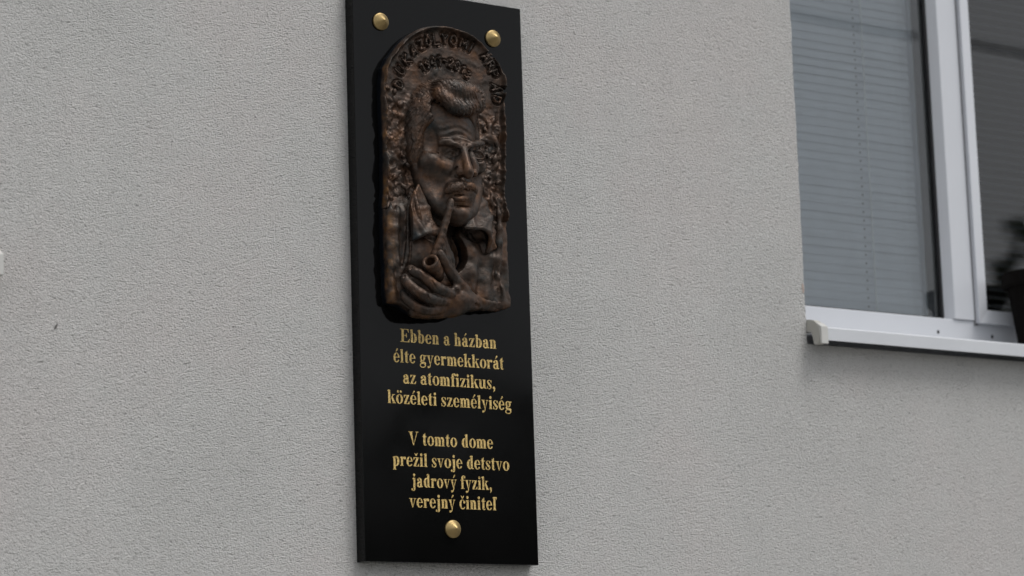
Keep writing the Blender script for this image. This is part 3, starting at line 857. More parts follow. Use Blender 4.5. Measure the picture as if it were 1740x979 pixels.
def inscription():
    cap = .0181 / 676
    cache = {}
    lines = [('Ebben a házban', .0641, .2217, 2.0203), ('élte gyermekkorát', .0524, .2330, 1.9918), ('az atomfizikus,', .0667, .2179, 1.9632), ('közéleti személyiség', .0417, .2441, 1.9350),
             ('V tomto dome', .0733, .2109, 1.8795), ('prežil svoje detstvo', .0477, .2368, 1.8502), ('jadrový fyzik,', .0773, .2072, 1.8222), ('verejný činiteľ', .0721, .2147, 1.7945)]
    for text, xa, xb, z in lines:
        tot = sum(250 if c == ' ' else GLY[c][1] for c in text)
        sx = (xb - xa) / ((tot - 40) * cap)
        x = xa - 20 * cap * sx
        for c in text:
            if c == ' ':
                x += 250 * cap * sx; continue
            if c not in cache: cache[c] = glyph_mesh(c, cap)
            o = link('letter', cache[c], plaque, None, Vector((x, -T, z)) - plaque.location)
            o.scale = (sx, 1, 1)
            x += GLY[c][1] * cap * sx
inscription()

# ------------------------------------------------------------------ sculpting fields (millimetres: u along the wall, v height above 2 m, d out of the granite)
class Field:
    def __init__(s, lo, hi, res):
        s.lo, s.res = np.array(lo, float), res
        s.n = np.ceil((np.array(hi) - s.lo) / res).astype(int) + 1
        s.F = np.full(s.n, 30.0, dtype=np.float32)
        s.ax = [s.lo[k] + res * np.arange(s.n[k]) for k in range(3)]
    def sub(s, lo, hi):
        a = np.clip(np.floor((np.array(lo) - s.lo) / s.res).astype(int), 0, s.n)
        b = np.clip(np.ceil((np.array(hi) - s.lo) / s.res).astype(int) + 1, 0, s.n)
        if (b <= a).any(): return None
        sl = tuple(slice(a[k], b[k]) for k in range(3))
        X, Y, Z = (s.ax[k][sl[k]].astype(np.float32) for k in range(3))
        return sl, X[:, None, None], Y[None, :, None], Z[None, None, :]
    def mix(s, sl, D, k, op):
        A = s.F[sl]
        if op == 'add':
            if k <= 0: s.F[sl] = np.minimum(A, D)
            else:
                h = np.maximum(k - np.abs(A - D), 0) / k
                s.F[sl] = np.minimum(A, D) - h * h * k * .25
        else:
            D = -D
            if k <= 0: s.F[sl] = np.maximum(A, D)
            else:
                h = np.maximum(k - np.abs(A - D), 0) / k
                s.F[sl] = np.maximum(A, D) + h * h * k * .25
    def ell(s, c, r, k=3, rz=0, op='add'):
        """ellipsoid; rz turns it in the plane of the wall (degrees)"""
        m = max(r) + k + 2
        q = s.sub([c[0] - m, c[1] - m, c[2] - m], [c[0] + m, c[1] + m, c[2] + m])
        if q is None: return
        sl, X, Y, Z = q
        x, y, z = X - c[0], Y - c[1], Z - c[2]
        ca, sa = math.cos(R(rz)), math.sin(R(rz))
        xr, yr = x * ca + y * sa, -x * sa + y * ca
        k0 = np.sqrt((xr / r[0]) ** 2 + (yr / r[1]) ** 2 + (z / r[2]) ** 2) + 1e-6
        k1 = np.sqrt((xr / r[0] ** 2) ** 2 + (yr / r[1] ** 2) ** 2 + (z / r[2] ** 2) ** 2) + 1e-6
        s.mix(sl, k0 * (k0 - 1) / k1, k, op)
    def seg(s, a, b, ra, rb, k=2, op='add', fl=1.0):
        m = max(ra, rb) + k + 2
        q = s.sub(np.minimum(a, b) - m, np.maximum(a, b) + m)
        if q is None: return
        sl, X, Y, Z = q
        a = np.array(a, float); d = np.array(b, float) - a
        L2 = float(d @ d) + 1e-6
        h = np.clip(((X - a[0]) * d[0] + (Y - a[1]) * d[1] + (Z - a[2]) * d[2]) / L2, 0, 1)
        D = np.sqrt((X - a[0] - h * d[0]) ** 2 + (Y - a[1] - h * d[1]) ** 2 + ((Z - a[2] - h * d[2]) / fl) ** 2) - (ra + (rb - ra) * h)
        s.mix(sl, D, k, op)
    def tube(s, pts, r, k=2, op='add', sm=0, fl=1.0):
        pts = [np.array(p, float) for p in pts]
        r = list(r) if hasattr(r, '__len__') else [r] * len(pts)
        for _ in range(sm):       # corner cutting
            P2, R2 = [pts[0]], [r[0]]
            for i in range(len(pts) - 1):
                P2 += [pts[i] * .75 + pts[i + 1] * .25, pts[i] * .25 + pts[i + 1] * .75]
                R2 += [r[i] * .75 + r[i + 1] * .25, r[i] * .25 + r[i + 1] * .75]
            pts, r = P2 + [pts[-1]], R2 + [r[-1]]
        for i in range(len(pts) - 1): s.seg(pts[i], pts[i + 1], r[i], r[i + 1], k, op, fl)
    def tri(s, a, b, c, th, k=2, op='add'):
        a, b, c = (np.array(p, float) for p in (a, b, c))
        m = th + k + 2
        q = s.sub(np.minimum.reduce([a, b, c]) - m, np.maximum.reduce([a, b, c]) + m)
        if q is None: return
        sl, X, Y, Z = q
        nrm = np.cross(b - a, c - a); nl = np.linalg.norm(nrm) + 1e-9; nn = nrm / nl
        dp = (X - a[0]) * nn[0] + (Y - a[1]) * nn[1] + (Z - a[2]) * nn[2]
        inside = None; ed = None
        for p, r in ((a, b), (b, c), (c, a)):
            e = r - p; cr = np.cross(e, nn)
            sd_ = (X - p[0]) * cr[0] + (Y - p[1]) * cr[1] + (Z - p[2]) * cr[2]
            inside = (sd_ <= 0) if inside is None else inside & (sd_ <= 0)
            h = np.clip(((X - p[0]) * e[0] + (Y - p[1]) * e[1] + (Z - p[2]) * e[2]) / float(e @ e), 0, 1)
            dd = (X - p[0] - h * e[0]) ** 2 + (Y - p[1] - h * e[1]) ** 2 + (Z - p[2] - h * e[2]) ** 2
            ed = dd if ed is None else np.minimum(ed, dd)
        D = np.where(inside, np.abs(dp), np.sqrt(ed)) - th
        s.mix(sl, D.astype(np.float32), k, op)
    def noise(s, scale, amp, seed=1, octaves=2, ridged=False):
        s.F += amp * noise3(s, scale, seed, octaves, ridged)
    def apply(s, fn): s.F = fn(s.F, *(s.ax[0][:, None, None], s.ax[1][None, :, None], s.ax[2][None, None, :])).astype(np.float32)
    def mesh(s, name, m, parent):
        """naive surface nets"""
        F = s.F
        F[0], F[-1], F[:, 0], F[:, -1], F[:, :, 0], F[:, :, -1] = 5, 5, 5, 5, 5, 5
        neg = F < 0
        cnt = np.zeros(np.array(F.shape) - 1, np.int8)
        for dx in (0, 1):
            for dy in (0, 1):
                for dz in (0, 1):
                    cnt += neg[dx:F.shape[0] - 1 + dx, dy:F.shape[1] - 1 + dy, dz:F.shape[2] - 1 + dz]
        cells = np.argwhere((cnt > 0) & (cnt < 8))
        idx = np.full(cnt.shape, -1, np.int64); idx[tuple(cells.T)] = np.arange(len(cells))
        P = np.zeros((len(cells), 3)); C = np.zeros(len(cells))
        off = [(i, j, k) for i in (0, 1) for j in (0, 1) for k in (0, 1)]
        for a in off:
            for ax in range(3):
                if a[ax]: continue
                b = list(a); b[ax] = 1
                fa = F[tuple((cells + a).T)]; fb = F[tuple((cells + b).T)]
                c = (fa < 0) != (fb < 0)
                t = np.where(c, fa / np.where(c, fa - fb, 1), 0)
                p = cells + np.array(a) + 0.0; p[:, ax] += t
                P[c] += p[c]; C += c
        P = P / C[:, None] * s.res + s.lo
        quads = []
        for ax in range(3):
            o1, o2 = [(1, 2), (2, 0), (0, 1)][ax]
            hi = [slice(1, -1)] * 3; lo = [slice(1, -1)] * 3
            lo[ax] = slice(0, -1); hi[ax] = slice(1, None)
            a, b = neg[tuple(lo)], neg[tuple(hi)]
            e = np.argwhere(a != b); 
            if not len(e): continue
            fl = a[tuple(e.T)]
            e = e + 1; e[:, ax] -= 1
            def cid(d1, d2):
                c = e.copy(); c[:, o1] -= d1; c[:, o2] -= d2
                return idx[tuple(c.T)]
            q = np.stack([cid(1, 1), cid(0, 1), cid(0, 0), cid(1, 0)], 1)
            q[~fl] = q[~fl][:, ::-1]
            quads.append(q)
        Q = np.concatenate(quads); Q = Q[(Q >= 0).all(1)]
        W = np.stack([P[:, 0] / 1000, -T - P[:, 2] / 1000, 2 + P[:, 1] / 1000], 1) - np.array(origin_of(parent))
        Q = Q[:, ::-1]       # the wall's axes are mirrored once
        me = bpy.data.meshes.new(name)
        me.vertices.add(len(W)); me.vertices.foreach_set('co', W.ravel())
        me.loops.add(len(Q) * 4); me.loops.foreach_set('vertex_index', Q.ravel().astype(np.int32))
        me.polygons.add(len(Q)); me.polygons.foreach_set('loop_start', np.arange(0, len(Q) * 4, 4, dtype=np.int32))
        me.polygons.foreach_set('loop_total', np.full(len(Q), 4, np.int32))
        me.update(calc_edges=True)
        me.polygons.foreach_set('use_smooth', np.ones(len(Q), bool))
        me.validate()
        return link(name, me, parent, m)

def lattice(scale, seed, n, ax, stretch=(1, 1, 1)):
    rng = np.random.default_rng(seed)
    g = [a / (scale * st) for a, st in zip(ax, stretch)]
    mn = [math.floor(a.min()) for a in g]
    sz = [int(math.ceil(a.max())) - m + 2 for a, m in zip(g, mn)]
    lat = rng.uniform(-1, 1, sz).astype(np.float32)
    out = lat
    for k in range(3):
        p = g[k] - mn[k]; i = np.floor(p).astype(int); f = p - i; f = (f * f * (3 - 2 * f)).astype(np.float32)
        shp = [1, 1, 1]; shp[k] = -1
        out = np.take(out, i, axis=k) * (1 - f.reshape(shp)) + np.take(out, i + 1, axis=k) * f.reshape(shp)
    return out
def noise3(s, scale, seed=1, octaves=2, ridged=False, stretch=(1, 1, 1)):
    tot = 0; a = 1
    for o in range(octaves):
        n = lattice(scale / 2 ** o, seed + o, s.n, s.ax, stretch)
        if ridged: n = 1 - 2 * np.abs(n)
        tot = tot + a * n; a *= .5
    return tot

def poly_sd(X, Y, pts):
    """signed distance to a closed polygon, negative inside"""
    d = np.full(np.broadcast(X, Y).shape, 1e9); ins = np.zeros(d.shape, bool)
    n = len(pts)
    for i in range(n):
        x0, y0 = pts[i]; x1, y1 = pts[(i + 1) % n]
        ex, ey = x1 - x0, y1 - y0
        h = np.clip(((X - x0) * ex + (Y - y0) * ey) / (ex * ex + ey * ey), 0, 1)
        d = np.minimum(d, (X - x0 - h * ex) ** 2 + (Y - y0 - h * ey) ** 2)
        c = ((y0 > Y) != (y1 > Y)) & (X < (x1 - x0) * (Y - y0) / ((y1 - y0) if y1 != y0 else 1e-9) + x0)
        ins ^= c
    d = np.sqrt(d)
    return np.where(ins, -d, d)

relief = empty('bronze_relief', (.140, -T, 2.065), 'arched brown bronze relief of a moustached man with pipe on the black plaque', 'relief')

OUTLINE = [(38.8, 399.2),(47.1, 415.2),(60.0, 431.1),(69.9, 442.5),(80.7, 451.9),(91.5, 459.3),(103.3, 465.1),(114.1, 469.1),(125.9, 471.9),(138.7, 473.2),(151.4, 473.2),(164.2, 471.4),(175.5, 468.6),(186.7, 465.0),(196.4, 460.6),(206.3, 455.0),(215.5, 447.6),(223.8, 440.0),(231.3, 431.5),(237.7, 421.9),(242.1, 411.7),(243.4, 400.2),(242.4, 388.0),(239.8, 363.6),(238.6, 337.2),(239.5, 312.2),(237.9, 287.3),(235.1, 260.7),(235.8, 237.0),(238.3, 212.7),(238.4, 189.0),(236.5, 159.3),(236.7, 129.1),(237.0, 97.7),(240.4, 90.0),(239.2, 78.2),(224.7, 73.0),(204.5, 72.8),(187.7, 70.3),(165.2, 67.1),(141.8, 62.4),(123.4, 57.9),(107.8, 55.2),(94.7, 54.7),(85.2, 55.6),(74.0, 58.9),(63.5, 63.5),(57.3, 67.1),(52.6, 68.8),(44.2, 69.4),(37.7, 70.1),(35.2, 82.9),(35.1, 94.3),(35.3, 122.0),(34.6, 146.4),(34.6, 162.7),(34.3, 187.3),(33.9, 207.7),(36.3, 227.7),(35.6, 253.2),(37.2, 278.1),(36.6, 305.4),(36.2, 327.8),(35.5, 352.7),(36.1, 377.8)]

def P(a, b, d):
    """image pixels of the camera view, plus depth in mm -> mm on the relief"""
    return ((-597.73271)+(0.99278324)*a+(0.0079950643)*b+(-0.41389215)*d+(-4.649426e-05)*a*b+(-0.00031325166)*a*d+(8.757987e-06)*b*d, (409.59069)+(0.13625955)*a+(-0.74685644)*b+(-0.32811505)*d+(-0.00012678442)*a*b+(-3.0651842e-05)*a*d+(0.00027010571)*b*d, float(d))

def smoothstep(a, b, x):
    t = np.clip((x - a) / (b - a), 0, 1)
    return t * t * (3 - 2 * t)

# --- letters that stand on the arch
GLY_R = {'D': [[(0, 0), (0, 10), (4, 9.4), (6.5, 7), (6.5, 3), (4, .6), (0, 0)]], 'U': [[(0, 10), (0, 3), (2, 0), (5, 0), (7, 3), (7, 10)]], 'K': [[(0, 0), (0, 10)], [(6, 10), (0.3, 4.6), (6.5, 0)]],
         'A': [[(0, 0), (3.4, 10), (6.8, 0)], [(1.4, 3.6), (5.4, 3.6)]], 'Z': [[(0, 10), (6.5, 10), (0, 0), (6.5, 0)]], 'Ó': [[(3.3, 0), (.4, 2), (0, 5), (.6, 8), (3.3, 10), (6, 8), (6.6, 5), (6, 2), (3.3, 0)], [(3, 12), (5, 14)]],
         'O': [[(3.3, 0), (.4, 2), (0, 5), (.6, 8), (3.3, 10), (6, 8), (6.6, 5), (6, 2), (3.3, 0)]], 'L': [[(0, 10), (0, 0), (5.5, 0)]], 'Y': [[(0, 10), (3.3, 5), (6.6, 10)], [(3.3, 5), (3.3, 0)]],
         'M': [[(0, 0), (.6, 10), (4, 3.5), (7.4, 10), (8, 0)]], 'I': [[(3, 0), (3, 10)]], 'Á': [[(0, 0), (3.4, 10), (6.8, 0)], [(1.4, 3.6), (5.4, 3.6)], [(3.6, 12), (5.4, 14)]],
         'R': [[(0, 0), (0, 10), (4.6, 9.6), (6, 7.6), (4.6, 5.4), (0, 4.9)], [(2.6, 5), (6.5, 0)]], 'P': [[(0, 0), (0, 10), (4.8, 9.6), (6.4, 7.3), (4.8, 4.9), (0, 4.4)]],
         '1': [[(1, 8), (3.5, 10), (3.5, 0)]], '9': [[(5.6, 7.4), (3, 5), (.6, 7.2), (3, 10), (5.6, 7.4), (5, 3), (2, 0)]], '4': [[(4.4, 0), (4.4, 10), (0, 3.4), (6.2, 3.4)]], '-': [[(.5, 5), (5.5, 5)]],
         '2': [[(.4, 8), (3, 10), (5.6, 7.6), (.4, 0), (6, 0)]], '0': [[(3, 0), (.3, 3), (.3, 7), (3, 10), (5.7, 7), (5.7, 3), (3, 0)]], '3': [[(.4, 9.6), (3.6, 10), (5, 7.6), (2.4, 5.4), (5.4, 3), (3.4, 0), (.2, .8)]]}
RL = [('D', (64.5, 379.2, 14.0), 68, 1.25), ('U', (67.5, 399.7, 14.0), 54, 1.35), ('K', (78.0, 415.7, 14.0), 42, 1.35), ('A', (90.0, 430.8, 14.0), 33, 1.3), ('Z', (102.9, 440.9, 14.0), 22, 1.2), ('Ó', (114.7, 446.7, 14.0), 14, 1.15),
      ('L', (128.0, 451.8, 14.0), 6, 1.45), ('Y', (142.3, 454.1, 14.0), -2, 1.45), ('O', (157.0, 454.3, 14.0), -10, 1.45), ('M', (173.7, 451.3, 14.0), -20, 1.3), ('I', (186.4, 447.8, 14.0), -28, 1.3),
      ('Á', (210.9, 436.3, 14.0), -46, 1.2), ('R', (219.1, 426.1, 14.0), -58, 1.25), ('P', (224.1, 413.8, 14.0), -70, 1.3), ('Á', (226.4, 393.5, 14.0), -84, 1.3), ('D', (227.8, 376.4, 14.0), -95, 1.3),
      ('1', (103.8, 408.0, 14.0), 26, 1.15), ('9', (112.2, 413.2, 14.0), 20, 1.2), ('4', (121.6, 418.2, 14.0), 12, 1.2), ('1', (131.4, 420.7, 14.0), 4, 1.2), ('-', (142.2, 422.1, 14.0), -6, 1.1),
      ('2', (152.0, 420.3, 14.0), -14, 1.2), ('0', (162.2, 417.8, 14.0), -22, 1.2), ('1', (171.4, 413.3, 14.0), -32, 1.15), ('3', (179.1, 406.6, 14.0), -42, 1.1)]
def letter_strokes(ch, c, ang, sc):
    rj = random.Random(int(c[0] * 7 + c[1])); ang += rj.uniform(-6, 6); sc *= rj.uniform(.92, 1.06)
    st = GLY_R[ch]; xs = [p[0] for q in st for p in q]; mx = (min(xs) + max(xs)) / 2
    ca, sa = math.cos(R(ang)), math.sin(R(ang)); out = []
    for q in st:
        out.append([(c[0] + ((x - mx) * ca - (y - 5) * sa) * sc, c[1] + ((x - mx) * sa + (y - 5) * ca) * sc) for x, y in q])
    return out

def base_height(U_, V_):
    """height of the rough ground of the relief above the granite, in mm"""
    return 10.5

# --- the ground panel with its raised rim
def ground_panel():
    f = Field((26, 50, -3), (262, 482, 30), 1.0)
    X, Y = np.meshgrid(f.ax[0], f.ax[1], indexing='ij')
    sd_ = poly_sd(X, Y, OUTLINE)
    one = Field((26, 50, 0), (262, 482, 1), 1.0)
    nA = noise3(one, 15, 11, 3)[:, :, 0]; nB = noise3(one, 7, 21, 3)[:, :, 0]; nR = noise3(one, 11, 31, 3, True)[:, :, 0]
    rough = smoothstep(372, 340, Y) * .75 + .25
    h = 10.5 + rough * (2.0 * nA + 1.0 * nB + 1.3 * nR)
    h += np.where(Y > 200, 1, 0) * 7.5 * np.exp(-((sd_ + 3.4) / 3.0) ** 2) * (1 + .3 * nA)
    # letters press the clay away around them
    for ch, c, ang, sc in RL:
        for q in letter_strokes(ch, c, ang, sc):
            for (x0, y0), (x1, y1) in zip(q, q[1:]):
                dx, dy = x1 - x0, y1 - y0
                hh = np.clip(((X - x0) * dx + (Y - y0) * dy) / (dx * dx + dy * dy + 1e-6), 0, 1)
                dd = np.hypot(X - x0 - hh * dx, Y - y0 - hh * dy)
                h = np.where(dd < 4.5, np.minimum(h, 8.2 + 1.2 * np.maximum(dd - 2.6, 0)), h)
    # the hollow shade between hair, neck and ground at the left
    h -= 8 * np.exp(-(((X - 79) / 12) ** 2 + ((Y - 250) / 34) ** 2))
    h = np.maximum(h, 3)
    h = np.where(poly_sd(X, Y, [(136.8, 192.5), (130.5, 177.0), (129.1, 170.2), (128.6, 163.6), (132.0, 153.1), (138.1, 143.7), (140.6, 134.0), (139.3, 124.0), (144.9, 117.8), (153.9, 125.2), (161.4, 138.2), (160.6, 153.1), (156.1, 163.5), (151.1, 171.3), (152.8, 179.0), (161.0, 192.2)]) < 0, 1.0, h)
    Z = f.ax[2][None, None, :]
    H = h[:, :, None]; Sd = (sd_ + .35 * nA)[:, :, None]
    a, b = (Z - H) * .8, Sd
    k = 4.0
    hh = np.maximum(k - np.abs(a - b), 0) / k
    f.F = np.maximum(np.maximum(a, b) + hh * hh * k * .25, -1 - Z).astype(np.float32)
    # clay pellets and strokes
    rng = np.random.default_rng(4)
    for _ in range(80):
        if rng.random() < .5: p = P0L(rng)
        else: p = P0R(rng)
        l = rng.uniform(2, 7); a_ = rng.uniform(0, 3.14)
        f.ell((p[0], p[1], 11 + rng.uniform(-1, 3)), (l, rng.uniform(1.8, 3.2), rng.uniform(1.6, 3.0)), 3.5, math.degrees(a_))
    for _ in range(26):
        p = P0L(rng) if rng.random() < .5 else P0R(rng)
        f.ell((p[0], p[1], 15), (rng.uniform(2, 6), rng.uniform(1.3, 2.4), 4), 2.5, rng.uniform(0, 180), 'sub')
    f.ell((230.8, 310.2, 17.0), (2.5, 2.5, 6), 1, 0, 'sub')
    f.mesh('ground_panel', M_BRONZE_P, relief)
def P0L(rng):
    return (rng.uniform(42, 84), rng.uniform(222, 372))
def P0R(rng):
    return (rng.uniform(196, 226), rng.uniform(195, 345))

def raised_letters():
    for ch, c, ang, sc in RL:
        st = letter_strokes(ch, c, ang, sc)
        xs = [p[0] for q in st for p in q]; ys = [p[1] for q in st for p in q]
        f = Field((min(xs) - 4, min(ys) - 4, 5), (max(xs) + 4, max(ys) + 4, 18), .55)
        for q in st:
            f.tube([(x, y, 11.3) for x, y in q], 1.35, .8, sm=0, fl=1.7)
        f.noise(3.0, .62, 5 + int(c[0]), 2)
        o = f.mesh('letter', M_BRONZE, relief)

# --- head, one continuous form with neck
def head():
    f = Field((66, 150, -3), (216, 402, 74), .9)
    f.ell((136, 318, 0), (54, 66, 45), 6)
    f.ell((140, 262, -2), (49, 72, 46), 12)
    # jaw and chin
    f.tube([(98, 262, 6), (103, 232, 14), (118, 208, 28), (137, 196, 36)], [12, 12, 12, 13], 9, sm=1)
    f.tube([(186, 262, 4), (180, 232, 12), (163, 207, 28), (141, 196, 36)], [13, 13, 12, 12], 9, sm=1)
    f.ell((140.4, 195.9, 43.0), (14.5, 12, 13), 5)
    f.ell((141.1, 206.8, 47.0), (13, 3.2, 5), 4, 0, 'sub')
    f.ell((138, 222, 36), (26, 19, 19), 8)
    # cheekbones
    f.ell((110.9, 268.1, 25.0), (24, 15, 13), 14, -14)
    f.ell((179.0, 269.7, 31.0), (13, 10, 10), 11, 18)
    f.ell((102.7, 238.3, 41.0), (13, 18, 8), 12, 10, 'sub')
    f.ell((175.3, 248.5, 34.0), (5, 10, 5), 6, -8, 'sub')
    # brows
    f.tube([(105.5, 289.2, 33.0), (109.0, 295.1, 38.5), (118.7, 297.2, 43.0), (129.5, 294.6, 47.0), (139.0, 289.6, 50.0)], [2.0, 3.0, 3.7, 3.7, 2.8], 4.5, sm=1)
    f.tube([(149.7, 289.9, 50.0), (160.3, 295.7, 47.5), (172.2, 300.5, 43.0), (185.7, 303.0, 36.0)], [2.8, 3.5, 3.4, 2.4], 4.5, sm=1)
    f.ell((148.1, 298.1, 44.0), (8, 6, 6), 8)
    # sockets and eyes
    f.ell((118.7, 277.6, 51.0), (17, 9.5, 14), 6, -6, 'sub')
    f.ell((161.4, 280.4, 51.0), (14, 9.5, 14), 6, 6, 'sub')
    for c, wd in (((131.0, 280.8, 32.0), 1.0), ((174.0, 284.5, 32.0), .88)):
        f.ell(c, (11.5 * wd, 8.6, 9.5), 1.2)
        cx, cy, cz = c
        f.tube([(cx - 12 * wd, cy - 1, cz + 3), (cx - 6 * wd, cy + 4.6, cz + 8), (cx + 1, cy + 5.8, cz + 9.5), (cx + 8 * wd, cy + 3.4, cz + 8.5), (cx + 12.5 * wd, cy - 2, cz + 7)], [1.2, 1.9, 2.1, 1.8, 1.2], 1, sm=1)
        f.tube([(cx - 12 * wd, cy - 1, cz + 3), (cx - 6 * wd, cy - 5.0, cz + 7.4), (cx + 1, cy - 6.3, cz + 8.8), (cx + 8 * wd, cy - 5.0, cz + 8.5), (cx + 12.5 * wd, cy - 2, cz + 7)], [1.0, 1.5, 1.6, 1.4, 1], 1, sm=1)
        f.ell((cx + 1.5, cy - .6, cz + 10.2), (3.1, 3.1, 2.0), .6, 0, 'sub')
        # bags under the eyes
        f.tube([(cx - 11 * wd, cy - 5, cz + 3), (cx - 4, cy - 12, cz + 6.5), (cx + 6 * wd, cy - 12.4, cz + 7.5), (cx + 12 * wd, cy - 8, cz + 7)], [1.0, 1.5, 1.5, 1.0], 3.5, sm=1)
    # nose
    f.tube([(146.5, 291.6, 46.0), (143.9, 279.4, 51.0), (142.7, 266.5, 56.5), (142.8, 254.7, 61.0), (143.3, 250.0, 60.0)], [4.6, 4.6, 5.2, 6.6, 6.2], 4, sm=1)
    f.tube([(145.6, 282.6, 41.0), (138.9, 265.8, 46.0), (134.6, 253.9, 49.0)], [4, 6, 6.5], 6, sm=1)
    f.tube([(159.6, 283.8, 42.0), (162.6, 268.6, 44.0), (162.9, 259.1, 46.0)], [4, 5, 5.5], 6, sm=1)
    f.ell((134.4, 252.6, 53.0), (6.6, 5.2, 6.5), 3, 15)
    f.ell((157.4, 253.9, 52.0), (5.8, 5, 6), 3, -15)
    f.ell((137.1, 246.1, 56.0), (4.2, 2.6, 4.5), 1.5, 10, 'sub')
    f.ell((150.2, 247.4, 56.0), (3.6, 2.4, 4.2), 1.5, -10, 'sub')
    f.tube([(132.2, 260.1, 50.0), (129.6, 252.4, 50.0), (132.3, 246.8, 50.0)], [1.2, 1.6, 1.0], 2.5, 'sub', 1)
    # folds from the nose to the mouth corners
    f.tube([(129.2, 254.6, 47.0), (122.1, 244.5, 44.0), (113.1, 232.6, 41.0), (110.2, 222.8, 39.0)], [1.6, 2.2, 2.0, 1.2], 5, 'sub', 1)
    f.tube([(168.9, 254.2, 44.0), (174.2, 245.5, 40.0), (176.8, 234.7, 37.0)], [1.4, 1.8, 1.2], 4, 'sub', 1)
    # muzzle, lips
    f.ell((141.9, 229.9, 44.0), (24, 14, 12), 7)
    f.tube([(116.9, 222.9, 42.0), (124.2, 219.9, 50.0), (134.1, 220.5, 54.0), (149.0, 222.3, 52.0), (161.8, 227.2, 46.0)], [1.2, 1.7, 1.8, 1.6, 1.0], 1.5, 'sub', 1)
    f.tube([(122.2, 217.4, 47.0), (128.5, 215.0, 52.0), (137.2, 215.5, 53.5), (149.5, 218.8, 51.0), (158.1, 222.5, 47.0)], [1.6, 2.7, 3.1, 2.6, 1.6], 2.0, sm=1)
    # forehead wrinkles
    def furrows(F, X, Y, Z):
        c = 306 + 3.0 * np.cos((X - 139) / 8.5) - .0012 * (X - 139) ** 2
        m = np.exp(-((X - 140) / 30) ** 4 - ((Y - 308) / 17) ** 4) * (Z > 24)
        return F + .55 * m * np.cos(2 * math.pi * (Y - c) / 9.5)
    f.apply(furrows)
    f.tube([(140.4, 292.4, 51.0), (142.8, 299.6, 50.0)], [.9, .5], 2, 'sub')
    f.tube([(146.7, 292.3, 51.0), (147.6, 299.2, 50.0)], [.9, .5], 2, 'sub')
    # temple hollow, ear
    f.ell((101.4, 301.1, 34.0), (9, 18, 6), 8, 12, 'sub')
    f.tube([(91.0, 283.4, 10.0), (85.6, 271.6, 12.0), (89.0, 257.8, 12.0), (94.9, 252.1, 10.0)], [4, 4.5, 4, 3], 3, sm=1)
    # crow's feet
    for dy in (-4, 2, 8): f.tube([P(744,264 + dy * .5,35), P(734,262 + dy,30)], [.9, .4], 2, 'sub')
    # neck with its two cords
    f.tube([(136, 225, -4), (132, 190, -12), (130, 165, -14)], [38, 31, 30], 8)
    f.tube([(176, 222, 8), (166, 196, 12), (160, 176, 12)], [6, 5, 5], 6)
    sdv = poly_sd(f.ax[0][:, None], f.ax[1][None, :], [(136.8, 192.5), (130.5, 177.0), (129.1, 170.2), (128.6, 163.6), (132.0, 153.1), (138.1, 143.7), (140.6, 134.0), (139.3, 124.0), (144.9, 117.8), (153.9, 125.2), (161.4, 138.2), (160.6, 153.1), (156.1, 163.5), (151.1, 171.3), (152.8, 179.0), (161.0, 192.2)])[:, :, None]
    f.F = np.maximum(f.F, -np.maximum(np.maximum(sdv, 1.0 - f.ax[2][None, None, :]), np.maximum(f.ax[1][None, :, None] - 193, f.ax[2][None, None, :] - 30))).astype(np.float32)
    f.noise(13, .55, 3, 3)
    f.mesh('head', M_BRONZE2, relief)

def strand_curve(rng, a, b, bend, d0, d1, n=5):
    """points from a to b (mm) with a sideways bend"""
    a, b = np.array(a, float), np.array(b, float)
    t = np.linspace(0, 1, n)
    p = a[None] * (1 - t[:, None]) + b[None] * t[:, None]
    dv = b - a; nrm = np.array([-dv[1], dv[0], 0]); nrm /= np.linalg.norm(nrm) + 1e-6
    p += nrm[None] * (bend * np.sin(np.pi * t))[:, None]
    return p

